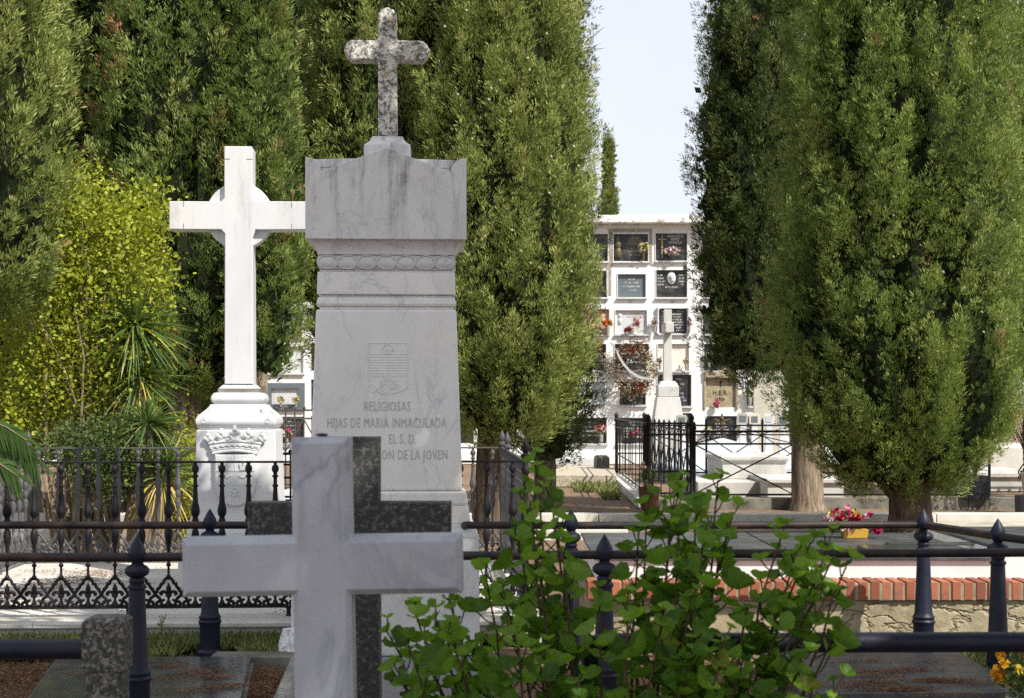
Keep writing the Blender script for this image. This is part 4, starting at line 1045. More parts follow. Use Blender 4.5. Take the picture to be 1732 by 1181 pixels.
# fan palms / yuccas: narrow blades radiating from a head
def fan(name, label, x, y, heads, seed, trunk=True, dry=0, cat='palm', group='spiky fan palms behind the enclosure'):
    q = np.random.default_rng(seed); r = thing(name, label, cat, (x, y, 0), 0, group)
    V = []; T = []
    for (hx_, hy_, hz_, L, n, lo, dr) in heads:
        for i in range(n):
            a = q.uniform(0, 6.283); e = math.asin(q.uniform(lo, 1)) if True else 0
            d = np.array([math.cos(a)*math.cos(e), math.sin(a)*math.cos(e), math.sin(e)]); sd = np.cross(d, [0,0,1.]); sd /= max(1e-6, np.linalg.norm(sd))
            sd = sd*math.cos(.6)+np.cross(sd, d)*q.uniform(-.8,.8); sd /= np.linalg.norm(sd)
            l = L*q.uniform(.75,1.1); w = .008*q.uniform(.8,1.3); isdry = e < -.15 and q.random() < dr
            b = np.array([hx_,hy_,hz_]); drop = .06+.10*q.random()+(.14 if isdry else 0)
            pts = [b+d*l*t_+np.array([0,0,-drop*l*2*t_*t_]) for t_ in (.03,.3,.6,.85,1)]; ws = [w*.6,w,w*.85,w*.5,.0008]
            tn = q.uniform(.86,.98) if isdry else float(np.clip(q.normal(.45,.18),0,.78))
            for k_ in range(4):
                V += [pts[k_]-sd*ws[k_], pts[k_]+sd*ws[k_], pts[k_+1]+sd*ws[k_+1], pts[k_+1]-sd*ws[k_+1]]; T += [tn]*4
    mesh_np('fronds', np.array(V), 4, M['palm'], r, np.array(T))
    if trunk:
        mb = MB()
        for (hx_, hy_, hz_, L, n, lo, dr) in heads:
            mb.tube([(hx_*.3,hy_*.3,-.05),(hx_*.7,hy_*.7,hz_*.5),(hx_,hy_,hz_)], [.07,.06,.05], 8)
            nn_ = 26
        mb.build('trunk', M['twig'], r, True)
    return r
yd = 13.9
fan('fan_palm', 'spiky fan palm emerging right of the yellow green shrub, tall double head', WX(228,13.5), 13.5, [(0,0,WZ(555,yd),.54,420,-.8,.1), (.04,0,WZ(640,yd),.44,200,-.8,.25)], 51)
fan('fan_palm', 'low spiky fan palm with tan dry leaves beside the white cross pedestal', WX(250,12.95), 12.95, [(.0,0,WZ(715,yd-.2),.36,170,-.5,.3), (.16,0,WZ(790,yd-.2),.40,150,.15,.0), (.12,0,WZ(800,yd),.42,150,-1,1)], 52)
# pinnate palm frond hanging in at the left edge
r = thing('palm_frond', 'dark green arching palm leaf hanging in front of the railing at the left edge', 'palm leaf', (WX(-150,8.6), 8.6, -.11))
q = np.random.default_rng(8); V = []; T = []; mb = MB()
for fi, (pts, sgn) in enumerate(([(-150,640),(-60,650),(10,682),(55,735),(72,790)], 1), ) if False else enumerate([([(-170,770),(-90,745),(-20,742),(30,755),(62,782)], 1), ([(-170,700),(-100,690),(-40,705),(10,722),(45,745)], 1), ([(-170,830),(-110,795),(-50,780),(0,785),(30,805)], 1)]):
    D_ = 8.62-.06*fi; P3 = [W(a_, b_, D_)-r.location for a_, b_ in pts]
    def bez(t_):
        n_s = len(P3)-1; i_ = min(int(t_*n_s), n_s-1); f_ = t_*n_s-i_; return P3[i_].lerp(P3[i_+1], f_)
    mb.tube([bez(i_/12) for i_ in range(13)], [.007-.0004*i_ for i_ in range(13)], 5)
    for i_ in range(64):
        t_ = .05+.95*i_/64; b = np.array(bez(t_)); tg = np.array(bez(min(1,t_+.05))-bez(max(0,t_-.05))); tg /= np.linalg.norm(tg)
        for sg in (-1, 1):
            d = tg*.75+sg*np.array([tg[2], .35*sg, -tg[0]])*(.8-.3*t_)+q.normal(size=3)*.06+np.array([0,.0,-.25]); d /= np.linalg.norm(d)
            l = .17*(1-.35*t_)*q.uniform(.85,1.1); sd = np.cross(d, [0,1,0]); sd /= np.linalg.norm(sd); w = .006
            pp_ = [b, b+d*l*.5+np.array([0,0,-.01]), b+d*l+np.array([0,0,-.05])]; tn = q.uniform(.08,.4)
            V += [pp_[0]-sd*w*.6, pp_[0]+sd*w*.6, pp_[1]+sd*w, pp_[1]-sd*w, pp_[1]-sd*w, pp_[1]+sd*w, pp_[2]+sd*.0006, pp_[2]-sd*.0006]; T += [tn]*8
mesh_np('leaflets', np.array(V), 4, M['palm'], r, np.array(T)); mb.build('midribs', M['twig'], r, True)
mb = MB(); mb.tube([(-.2,0,-.02),(-.15,0,1.2),P3[0]+Vector((0,0,.1))], [.07,.05,.02], 8); mb.build('trunk', M['twig'], r, True)

# bushes and pots on the right
def potted(label, px_, D, zb, h, rad_, pot, seed, potname='pot'):
    r = shrub('potted_bush', label, WX(px_, D), D, [(0,0,zb+h*.72,rad_,rad_*.8,h*.38)], 1300, .045, 'bush', seed, 'bushes by the black railing on the right', 0, None, 1, .3, 'bush', 6, .06)
    q = np.random.default_rng(seed); mb = MB()
    for i in range(26):
        a = q.uniform(0,6.28); e = q.uniform(.15,1); mb.tube([(0,0,zb), (rad_*.35*math.cos(a)*e, rad_*.35*math.sin(a)*e, zb+h*.35), (rad_*math.cos(a)*e, rad_*.8*math.sin(a)*e, zb+h*q.uniform(.6,1))], [.011,.008,.003], 5)
    mb.build('branches', M['bark_dark'], r, True)
    m2_ = MB()
    if pot == 'box': m2_.stack([(.155,.13,.14),(.16,.135,zb+.02),(.148,.125,zb+.02),(.148,.125,zb-.02)]); m2_.build('planter', M['box_black'], r)
    elif pot == 'urn': m2_.lathe([(.09,.0),(.10,.05),(.13,.25),(.155,zb-.02),(.155,zb+.02),(.14,zb+.02),(.13,zb-.03)], 16); m2_.build('planter', M['beige_stone'], r, True)
    return r
potted('bare stemmed bush in a square black planter at the right, behind the great cypress', 1649, 20.6, .42, 1.0, .42, 'box', 61)
potted('open bush in a pale urn at the right edge of the picture', 1748, 19.8, .5, 1.0, .48, 'urn', 62)
MB().box(-.15,.15,-.12,.12,0,.28).build('x', M['box_black']); o = bpy.data.objects['x']; o.name = 'planter_box'; o.location = (WX(1742,18.8), 18.8, 0)
mb = MB().stack([(.145,.11,0),(.15,.12,.28),(.135,.105,.28),(.135,.105,.22)]); me_o = mb.build('tmp', M['box_black']); o.data = me_o.data; bpy.data.objects.remove(me_o); tag(o, 'empty black planter box on the soil at the right edge', 'planter')

# ------------------------------------------------------------------ niche wall
ND = 37.0
nw = thing('niche_wall', 'long whitewashed burial niche wall with rows of memorial plaques at the back', 'niche wall', (WX(1100, ND), ND, 0))
NX = nw.location.x
nx = lambda px_: WX(px_, ND)-NX
nz = lambda y: WZ(y, ND)
# openings: px0, px1, y0(top), y1(bottom), plaque material, frame kind, inset, style
OP = []
def op(a, b, t, bo, mat='niche_black', frame='metal_frame', style='rows', label=None): OP.append((a, b, t, bo, mat, frame, style, label))
op(964,1029,395,443); op(1037,1097,395,443,'niche_black','metal_frame','gold','black plaque with gilt lettering and a small bronze figure'); op(1108,1163,394,442,'niche_black','metal_frame','crucifix','black plaque with a thin crucifix and pale lettering'); op(1187,1246,395,443); op(1262,1318,395,443)
op(964,1028,457,504); op(1044,1093,463,504,'niche_grey','metal_frame','rows','blue grey plaque with pale lettering'); op(1109,1163,456,504,'niche_black','metal_frame','oval','black plaque with a white oval relief between two columns of lettering'); op(1188,1246,456,504); op(1262,1318,456,504)
op(970,1030,523,566,'pink_plaster','terracotta','plain','niche edged in pink plaster'); op(1040,1095,524,566,'marble_white','metal_frame','maria','white plaque with grey lettering and a pale relief'); op(1113,1163,521,565,'niche_black','marble_white','columns','black plaque between two white columns'); op(1188,1246,521,566); op(1262,1318,521,566)
op(964,1026,581,627); op(1039,1098,581,627); op(1112,1166,581,628,'cream_marble','metal_frame','antonia','cream plaque with almost no lettering'); op(1190,1247,581,628); op(1262,1320,580,626)
op(964,1024,645,682,'blue_marble','metal_frame','plain','pale blue grey plaque'); op(1047,1093,645,686,'niche_black','metal_frame','double','dark double door plaque'); op(1111,1170,633,688); op(1194,1244,638,689,'old_cement',None,'her','crumbling ochre cement plaque with a painted cross and the letters H.E.R.'); op(1262,1320,642,688)
op(964,1027,706,751); op(1042,1096,706,751); op(1112,1171,698,750); op(1194,1247,703,750); op(1262,1320,703,750)
for k_ in range(4):
    a = 1335+k_*75
    for t, bo in ((395,443),(457,504),(522,566),(581,627),(642,688),(704,750)): op(a, a+56, t, bo)
LB = [(450,515,648,693,'marble_white','slabframe','bouquets','white plaque in a wide dark grey granite frame'),(452,514,585,632,'marble_white','metal_frame','blank','blank white plaque'),(452,512,525,570,'niche_grey','cream_marble','plain','dark narrow plaque with a cream frame'),(450,515,466,505,'niche_black','metal_frame','rows',None),(450,515,704,750,'niche_black','metal_frame','rows',None)]
for c in LB: op(*c)
for k_ in range(5):
    a = 372-k_*76
    for t, bo in ((395,443),(457,504),(522,566),(581,627),(642,688),(704,750)): op(a, a+58, t, bo)
for k_ in range(6):
    a = 526+k_*73
    for t, bo in ((395,443),(457,504),(522,566),(581,627),(642,688),(704,750)): op(a, a+56, t, bo)
wx0, wx1 = nx(-40), nx(1640); zt_ = nz(380)
xsn = sorted(set([wx0, wx1]+[nx(o_[0]) for o_ in OP]+[nx(o_[1]) for o_ in OP])); zsn = sorted(set([0, zt_]+[nz(o_[2]) for o_ in OP]+[nz(o_[3]) for o_ in OP]))
rects = [(nx(o_[0]), nx(o_[1]), nz(o_[3]), nz(o_[2])) for o_ in OP]
mb = MB()
for i in range(len(xsn)-1):
    if xsn[i+1]-xsn[i] < 1e-6: continue
    run = None
    for j in range(len(zsn)-1):
        cxm = (xsn[i]+xsn[i+1])/2; czm = (zsn[j]+zsn[j+1])/2
        inside = any(a < cxm < b and c < czm < d for a, b, c, d in rects)
        if not inside and zsn[j+1]-zsn[j] > 1e-6:
            mb.add([(xsn[i],0,zsn[j]),(xsn[i+1],0,zsn[j]),(xsn[i+1],0,zsn[j+1]),(xsn[i],0,zsn[j+1])], [(0,1,2,3)])
for a, b, c, d in rects:
    y = .10
    mb.add([(a,0,c),(b,0,c),(b,0,d),(a,0,d),(a,y,c),(b,y,c),(b,y,d),(a,y,d)], [(0,4,5,1),(1,5,6,2),(2,6,7,3),(3,7,4,0),(4,7,6,5)])
mb.box(wx0, wx1, .13, 2.6, 0, zt_)
mb.build('wall', M['plaster'], nw, fixn=False)
MB().box(wx0-.1, wx1+.1, -.34, 2.8, zt_+.004, zt_+.19).build('cornice', M['cornice'], nw, False, .02)
MB().box(wx0, wx1, -.12, -.002, 0, nz(764)).build('plinth', M['plaster'], nw, False, .01)
# cement patch round the first plaque
mb = MB(); a, b, c, d = nx(1029), nx(1103), nz(450), nz(387)
for (x0_, x1_, z0_, z1_) in ((a, nx(1036), c, d), (nx(1098), b, c+.02, d), (nx(1036), nx(1098), nz(393), d), (nx(1025), nx(1034), nz(500), c)): mb.box(x0_, x1_, -.012, -.001, z0_, z1_)
mb.build('cement_patch', M['cement'], nw, False, .006)
mb = MB(); pts = [(nx(1192), nz(639))]+[(nx(1192+i*5.6), nz((628,626,629,631,630,627,622,620,622,621)[i])) for i in range(10)]+[(nx(1248), nz(640))]
mb.prism([(p_[0], p_[1]) for p_ in pts], -.10, -.003); mb.box(nx(1244.5), nx(1248.5), -.05,-.003, nz(692), nz(641)); mb.box(nx(1190), nx(1193.5), -.04,-.003, nz(692), nz(641)); mb.build('broken_ledge', M['old_cement'], nw, False, .01)
rq = random.Random(9)
def visible_px(o_): return (955 < o_[1] and o_[0] < 1300) or (445 <= o_[0] < 520)
for o_ in OP:
    a, b, c, d = nx(o_[0]), nx(o_[1]), nz(o_[3]), nz(o_[2]); mat, fr, st, lb = o_[4:]
    y = .055 if st != 'her' else .03
    pq = MB().box(a+.006, b-.006, y, y+.03, c+.006, d-.006).build('niche_plaque', M[mat], nw)
    if lb: pq['label'] = lb
    if not visible_px(o_): continue
    if fr:
        fm = M['metal_frame'] if fr == 'metal_frame' else M['niche_grey'] if fr == 'slabframe' else M[fr]
        w = .014 if fr != 'slabframe' else .13; pr_ = -.005 if st != 'plain' else .0
        mb = MB(); mb.box(a-.008, a+w, pr_-.012, y-.001, c, d); mb.box(b-w, b+.008, pr_-.012, y-.001, c, d); mb.box(a+w+.001, b-w-.001, pr_-.012, y-.001, d-w, d); mb.box(a+w+.001, b-w-.001, pr_-.012, y-.001, c, c+w)
        mb.build('frame', fm, pq)
        MB().box(a-.02, b+.02, -.07, -.002, c-.03, c-.006).build('ledge', M['marble_white'] if fr != 'slabframe' else M['niche_grey'], pq)
    z_ = .05
    if st in ('rows','crucifix','gold','double','bouquets'):
        mb = MB(); cx_n = (a+b)/2; ww = (b-a)*.30; n_l = rq.choice((4,5,6)) if st == 'rows' else 6
        xo = 0 if st in ('rows','double','bouquets') else (b-a)*.17
        for l_ in range(n_l):
            zz = d-.12-l_*(d-c-.22)/n_l; lw = ww*rq.uniform(.45,1)*(1 if st != 'crucifix' else .7)
            if st in ('gold','crucifix') and l_ < 3: continue
            ticks(mb, cx_n+xo-lw, cx_n+xo+lw, zz-.02, .032, y, rq)
        lm = M['letter_gold'] if st == 'gold' else M['letter_dark'] if mat.startswith('marble') else M['letter_light']
        if mb.v: mb.build('small_lettering', lm, pq)
    if st == 'gold':
        cx_n = (a+b)/2+.12
        lettering([('ANGEL', cx_n, d-.10, .075, y-.004), ('GONZALEZ', cx_n, d-.17, .075, y-.004), ('TORRALBA', cx_n, d-.24, .075, y-.004)], M['letter_gold'], pq)
        MB().lathe([(.07,0),(.09,.03),(.085,.18),(.06,.22),(.075,.28),(.08,.34),(.045,.40),(.055,.45),(.04,.50),(.01,.53)], 10).build('bronze_figure', M['bronze'], pq, True).location = (a+.12, y-.05, c+.1)
    if st == 'crucifix':
        cx_n = (a+b)/2+.10
        lettering([('FRANCISCO', cx_n, d-.08, .08, y-.004), ('PEREZ', cx_n, d-.155, .08, y-.004), ('MANSILLA', cx_n, d-.23, .08, y-.004)], M['letter_light'], pq)
        mb = MB(); xx = a+.17; mb.box(xx-.012, xx+.012, y-.03, y-.006, c+.08, d-.05); mb.box(xx-.10, xx+.10, y-.03, y-.006, d-.17, d-.145); mb.ball((xx, y-.03, d-.12), .022, 6, 4); mb.box(xx-.02, xx+.02, y-.045, y-.031, d-.36, d-.15); mb.build('crucifix', M['letter_gold'], pq)
    if st == 'oval':
        mb = MB(); mb.lathe([(.125,0),(.125,.02),(.10,.035),(.0,.04)], 24); o2 = mb.build('oval_relief', M['marble_white'], pq, True); o2.rotation_euler.x = R(90); o2.location = ((a+b)/2, y-.002, d-.20); o2.scale = (.8,1.2,1)
        mb = MB(); mb.ball(((a+b)/2-.01, y-.05, d-.18), .05, 8, 5, (1,.6,1.2)); mb.ball(((a+b)/2+.02, y-.045, d-.26), .05, 8, 5, (1,.5,.8)); mb.build('portrait_relief', M['blue_marble'], pq, True)
        mb = MB()
        for l_ in range(4):
            zz = d-.13-.075*l_
            ticks(mb, a+.05, a+.20, zz-.02, .034, y, rq); ticks(mb, b-.20, b-.05, zz-.02, .034, y, rq)
        ticks(mb, (a+b)/2-.15, (a+b)/2+.15, d-.44, .034, y, rq); mb.build('small_lettering', M['letter_light'], pq)
    if st == 'maria':
        lettering([('MARIA', a+.50, d-.09, .075, y-.004), ('SANCHEZ MATEOS', a+.50, d-.165, .072, y-.004, .62)], M['letter_dark'], pq)
        mb = MB()
        for l_ in range(3): ticks(mb, a+.40, a+.58, d-.25-.06*l_, .03, y, rq)
        mb.build('small_lettering', M['letter_dark'], pq)
        mb = MB(); mb.ball((a+.13,y-.01,d-.14), .05, 8, 6, (1,.5,1.1)); mb.ball((a+.13,y-.01,d-.27), .06, 8, 6, (.8,.5,1.5)); mb.build('pale_relief', M['marble_white'], pq, True)
    if st == 'columns':
        for sg in (0, 1):
            x_ = a-.01 if sg == 0 else b+.01
            MB().lathe([(.045,0),(.045,.03),(.03,.05),(.027,d-c-.08),(.04,d-c-.05),(.045,d-c)], 10, (x_, -.05, c)).build('column', M['marble_white'], pq, True)
        mb = MB()
        for l_ in range(8): ticks(mb, a+.10, b-.10, d-.10-.065*l_, .034, y, rq)
        mb.build('small_lettering', M['letter_light'], pq)
    if st == 'antonia': lettering([('ANTONIO', (a+b)/2+.05, d-.12, .07, y-.004)], M['letter_dark'], pq)
    if st == 'double':
        MB().box((a+b)/2-.008, (a+b)/2+.008, y-.012, y-.001, c+.03, d-.03).build('centre_joint', M['steel'], pq)
    if st == 'her':
        lettering([('H.E.R.', (a+b)/2, (c+d)/2-.02, .17, y-.004), ('1906', (a+b)/2, (c+d)/2-.17, .12, y-.004)], M['box_black'], pq)
        mb = MB(); xx = (a+b)/2; mb.box(xx-.012, xx+.012, y-.008, y-.001, d-.24, d-.08); mb.box(xx-.045, xx+.045, y-.008, y-.001, d-.14, d-.118); mb.build('painted_cross', M['box_black'], pq)
mb_items = [('102', nx(1067), nz(451), .09, -.003), ('107', nx(1066), nz(511), .09, -.003), ('95', nx(1136), nz(449), .08, -.003), ('108', nx(1136), nz(511), .08, -.003)]
lettering(mb_items, M['cement'], nw, 'niche_numbers')

# ------------------------------------------------------------------ flowers
PAL = {'white':[(.75,.74,.66),(.65,.62,.50)], 'yellow':[(.7,.55,.08),(.75,.7,.4)], 'pink':[(.62,.25,.36),(.72,.45,.50)], 'hot':[(.75,.10,.30),(.8,.2,.4)], 'red':[(.45,.02,.03),(.6,.04,.06)], 'orange':[(.75,.17,.03),(.8,.28,.06)], 'purple':[(.18,.08,.38),(.6,.55,.7)], 'salmon':[(.65,.35,.27),(.6,.5,.42)], 'marigold':[(.75,.38,.02),(.7,.30,.01)], 'crimson':[(.35,.01,.05),(.45,.03,.1)]}
def bloom_np(C, r, cols, q, m=14):
    V = []; K = []
    n = len(C)
    for j in range(m):
        d = nrm(q.normal(size=(n,3))); sd = nrm(np.cross(d, q.normal(size=(n,3)))); L = (r*q.uniform(.7,1.1,n))[:,None]; w = L*.45
        V.append(np.stack([C, C+d*L*.6+sd*w, C+d*L, C+d*L*.6-sd*w], 1).reshape(-1,3)); K.append(np.repeat(np.clip(cols*q.uniform(.7,1.15,(n,1)),0,1), 4, 0))
    return np.concatenate(V), np.concatenate(K)
def bouquet(label, loc, w, h, cols, nb, br, vase='steel', vh=.16, vr=.035, seed=1, leaves=60, group='flower vases on the niche wall', name='flower_vase', flat=.7):
    q = np.random.default_rng(seed); r = thing(name, label, 'flowers', loc, 0, group)
    if vase: MB().lathe([(vr*.6,0),(vr*.75,.01),(vr,vh),(vr*.9,vh),(vr*.85,vh-.02)], 10).build('vase', M[vase], r, True)
    C = nrm(q.normal(size=(nb,3)))*np.array([w/2,w/2*flat,h/2])*q.uniform(.6,1,(nb,1))+np.array([0,0,vh+h*.42])
    pal = np.array([c for k_ in cols for c in PAL[k_]]); cc = pal[q.integers(0, len(pal), nb)]
    V, K = bloom_np(C, br, cc, q); mesh_np('blooms', V, 4, M['petal'], r, None, K)
    P = nrm(q.normal(size=(leaves,3)))*np.array([w*.45,w*.4*flat,h*.45])*q.uniform(.3,1,(leaves,1))+np.array([0,0,vh+h*.3]); global rng; rng = q
    scatter_leaves('leaves', P, P-np.array([0,0,vh*.6]), np.full(leaves, br*1.7), np.clip(q.normal(.5,.2,leaves),0,1), 'bush', r, .22, 2, .5)
    return r
fy = ND-.10
def fl(label, px_, pyb, w, h, cols, nb=26, br=.035, **k):
    return bouquet(label, (WX(px_, fy), fy-.02, WZ(pyb, fy)), w/2600*fy, h/2600*fy, cols, nb, br, **k)
fl('bunch of white and yellow flowers in a gilt vase on the first black plaque', 1088, 440, 18, 18, ['white','yellow'], 34, seed=2, vase='bronze', vh=.20)
fl('flat spray of pale pink roses on the crucifix plaque', 1136, 436, 30, 16, ['pink','white'], 40, .04, vase=None, vh=.06, seed=3)
fl('red flowers in a brown vase high on the niche wall, left of the tall monument', 512, 505, 10, 10, ['red'], 14, seed=4, vase='terracotta')
fl('orange flowers in a metal vase at the pink edged niche', 1028, 566, 17, 10, ['orange'], 30, .045, seed=5, vh=.22, vr=.05)
fl('white flowers drooping left of the orange ones', 1012, 566, 16, 26, ['white','yellow'], 24, .03, seed=6, vase=None, vh=.05)
fl('pink and white spray hanging on the white plaque', 1077, 560, 16, 26, ['pink','white','hot'], 34, .03, seed=7, vase=None, vh=.08)
fl('dark red flowers at the lower left of the white plaque', 1062, 565, 13, 7, ['crimson'], 14, .04, seed=8, vase=None, vh=.06)
fl('lilac and white flowers left of the columned plaque', 1107, 563, 12, 17, ['purple','pink','white'], 24, .03, seed=9)
fl('lilac and white flowers right of the columned plaque', 1166, 563, 10, 18, ['pink','purple','white'], 24, .03, seed=10)
fl('dried flowers at the left of the cream plaque', 1116, 626, 9, 14, ['salmon'], 14, .025, seed=11)
fl('dried salmon flowers in a vase at the right of the cream plaque', 1160, 626, 13, 12, ['salmon'], 16, .025, seed=12)
fl('pale lilac flowers over yellow ones on the plaque right of the cream one', 1199, 621, 13, 18, ['purple','yellow','white'], 26, .03, seed=13)
fl('pink cream and white flowers left of the big wreath', 1023, 625, 24, 20, ['white','salmon','white'], 34, .03, seed=14, vh=.14)
fl('white roses in a metal vase beside the tall beige stone', 1268, 686, 16, 22, ['white'], 26, .045, seed=15, vh=.2, vr=.05, leaves=110)
fl('purple and white flowers below the stone cross pedestal', 1152, 684, 17, 14, ['purple','white'], 24, .035, seed=16, vase=None, vh=.02)
fl('hot pink hydrangea on the crumbling H.E.R. plaque', 1212, 690, 9, 14, ['hot'], 26, .04, seed=17, vase=None, vh=.02)
fl('pink and white flowers in a vase on the lowest row, left', 1017, 748, 22, 18, ['pink','red','white'], 40, .035, seed=18, vh=.2, vr=.05)
fl('red roses on the lowest row behind the barred railing', 1075, 740, 24, 12, ['hot','red'], 14, .05, seed=19, vase=None, vh=.05)
fl('white flowers left of the bronze crucifix on the lowest row', 1197, 742, 15, 16, ['white','yellow'], 24, .035, seed=20, vh=.1)
fl('white and yellow flowers right of the bronze crucifix on the lowest row', 1252, 738, 17, 15, ['white','yellow'], 24, .035, seed=21, vh=.1)
fl('pink and white flowers in front of the beige stone', 1268, 742, 12, 12, ['pink','white'], 18, .03, seed=22, vh=.12)
fl('left one of two yellow and white bouquets on the grey framed plaque', 475, 688, 13, 13, ['yellow','white'], 20, .03, seed=23, vh=.1)
fl('right one of two yellow and white bouquets on the grey framed plaque', 501, 688, 13, 13, ['yellow','white'], 20, .03, seed=24, vh=.1)
fl('red flowers below the two bouquets, behind the pale lattice gate', 486, 748, 22, 18, ['red','hot','white'], 26, .05, seed=25, vh=.1)
# wreath
wy = ND-.30; r = thing('flower_wreath', 'great round wreath of red, cream and brown flowers with a white ribbon', 'wreath', (WX(1071, wy), wy, WZ(624, wy)))
q = np.random.default_rng(77); n = 900; a = q.uniform(0, 6.283, n); rr = .42+q.normal(size=n)*.10
C = np.stack([rr*np.cos(a)*1.0, q.normal(size=n)*.07, rr*np.sin(a)*1.12], 1)
C = np.concatenate([C, np.stack([q.normal(.12,.12,160), q.normal(size=160)*.05-.05, q.normal(.52,.13,160)],1), np.stack([q.normal(.0,.2,200), q.normal(size=200)*.05-.05, q.normal(-.52,.10,200)],1)])
pal = np.array([(.30,.05,.04),(.16,.06,.04),(.62,.55,.42),(.68,.62,.5),(.20,.09,.05),(.55,.42,.33),(.10,.07,.03),(.33,.20,.10)]); cc = pal[q.integers(0, 8, len(C))]
V, K = bloom_np(C, .028, cc, q, 9); mesh_np('blooms', V, 4, M['petal'], r, None, K)
for cx_w, cz_w, co, nn_ in ((.40,-.02,(.75,.72,.55),70), (-.12,.45,(.34,.03,.03),24), (.16,-.40,(.30,.03,.03),26)):
    C2 = np.stack([q.normal(cx_w,.08,nn_), q.normal(-.10,.03,nn_), q.normal(cz_w,.10,nn_)],1); V, K = bloom_np(C2, .030, np.tile(np.array(co),(nn_,1)), q, 12); mesh_np('rose_cluster', V, 4, M['petal'], r, None, K)
P = C[q.integers(0,len(C),700)]+q.normal(size=(700,3))*.05; rng = q
scatter_leaves('leaves', P, P+np.array([0,-.2,-.1]), np.full(700,.07), np.clip(q.normal(.3,.2,700),0,1), 'bush', r, .12, 2, .8)
rb = MB(); pts = [(-.56,.62),(-.40,.42),(-.36,.30),(-.25,.12),(-.08,-.08),(.12,-.20),(.33,-.24)]
for i in range(len(pts)-1):
    (a_, b_), (c_, d_) = pts[i], pts[i+1]; w0 = .010 if i == 0 else .026; w1 = .015 if i == 0 else .026
    rb.add([(a_-w0*.6,-.19,b_-w0),(a_+w0*.6,-.20,b_+w0),(c_+w1*.6,-.20,d_+w1),(c_-w1*.6,-.19,d_-w1),(a_-w0*.6,-.18,b_-w0),(a_+w0*.6,-.19,b_+w0),(c_+w1*.6,-.19,d_+w1),(c_-w1*.6,-.18,d_-w1)], [(0,1,2,3),(4,7,6,5),(0,3,7,4),(1,5,6,2)])
rb.build('ribbon', M['marble_white'], r, True)

# ------------------------------------------------------------------ middle distance: railed plots, tombs, stone cross, beige stone
def seg(mb, a, b, r=.010, n=5): mb.tube([a, b], r, n)
def xfence(label, a, b, npan, group='black iron railings of the plots near the niche wall', h=1.07, z0=.15):
    d = b-a; L = d.length; r = thing('crossed_bar_railing', label, 'railing', (a+b)/2, math.atan2(d.y,d.x), group)
    m_ = M['iron_black']
    for zz, rr in ((h-.04,.016),(h-.21,.013),(z0+.02,.014)): MB().tube([(-L/2,0,zz),(L/2,0,zz)], rr, 6).build('rail', m_, r, True)
    for i in range(npan+1):
        x = -L/2+L*i/npan; MB().lathe([(.020,z0-.05),(.020,h-.02),(.030,h),(.022,h+.03),(.026,h+.045),(.002,h+.10)], 8, (x,0,0)).build('post', m_, r, True)
    for i in range(npan):
        x0_ = -L/2+L*i/npan; x1_ = x0_+L/npan
        mb = MB(); seg(mb, (x0_,.0,h-.22), (x1_,0,z0+.03)); seg(mb, (x1_,.012,h-.22), (x0_,.012,z0+.03)); seg(mb, (x0_,0,h-.20), ((x0_+x1_)/2,0,h-.05), .007); seg(mb, (x1_,0,h-.20), ((x0_+x1_)/2,0,h-.05), .007)
        mb.build('cross_bars', m_, r, True)
    return r
f0, f1, b0, b1 = Vector((2.48,20.9,0)), Vector((6.49,20.9,0)), Vector((2.52,28,0)), Vector((6.6,28,0))
xfence('front run of the black crossed bar railing, passing behind the pale trunk', f0, f1, 3)
xfence('rear run of the black crossed bar railing, close to the niche wall', b0, b1, 4)
xfence('left run of the black crossed bar railing, seen almost edge on', f0, b0, 8)
def vfence(label, a, b, n, h=1.19, z0=.14):
    d = b-a; L = d.length; r = thing('barred_railing', label, 'railing', (a+b)/2, math.atan2(d.y,d.x), 'black iron railings of the plots near the niche wall'); m_ = M['iron_black']
    for zz in (h-.05, h-.20, z0+.35, z0+.05): MB().tube([(-L/2,0,zz),(L/2,0,zz)], .013, 6).build('rail', m_, r, True)
    for i in range(n):
        x = -L/2+L*(i+.5)/n; MB().box(x-.007,x+.007,-.007,.007,z0,h-.05).build('bar', m_, r)
    for x in (-L/2, L/2):
        MB().lathe([(.035,0),(.035,.2),(.028,.22),(.028,h-.1),(.045,h-.08),(.045,h-.05),(.028,h-.03),(.04,h+.02),(.03,h+.05),(.004,h+.08)], 8, (x,0,0)).build('post', m_, r, True)
    return r
vfence('upright barred black railing facing the dirt path', Vector((1.83,21.0,0)), Vector((1.97,29,0)), 9)
vfence('short upright barred black railing at the front of the narrow plot', Vector((1.85,20.9,0)), Vector((2.44,20.9,0)), 5)
vfence('short upright barred black railing at the rear of the narrow plot', Vector((1.98,29.1,0)), Vector((2.5,29.1,0)), 5)
def block(name, label, cat, prof, loc, mat, rz=0, group=None, bev=.01):
    o = MB().stack(prof).build(name, M[mat], None, False, bev); o.location = loc; o.rotation_euler = (0,0,rz); return tag(o, label, cat, group)
def bpx(pxa, pxb, D): return (WX(pxa, D)+WX(pxb, D))/2, (WX(pxb, D)-WX(pxa, D))/2
x, w = bpx(1180, 1345, 22.8); block('tomb_slab', 'low pale slab inside the crossed bar railing, left of the pale trunk', 'tomb', [(w,1.2,.0),(w,1.2,.25)], (x, 24, 0), 'marble_old', 0, 'tombs inside the crossed bar railing')
x, w = bpx(1214, 1328, 24); block('tomb', 'raised white block tomb with a moulded top edge inside the railing', 'tomb', [(w*.94,.9,.252),(w*.94,.9,.52),(w,.95,.545),(w,.95,.60),(w*.8,.8,.615)], (x, 24.6, 0), 'marble_old', 0, 'tombs inside the crossed bar railing')
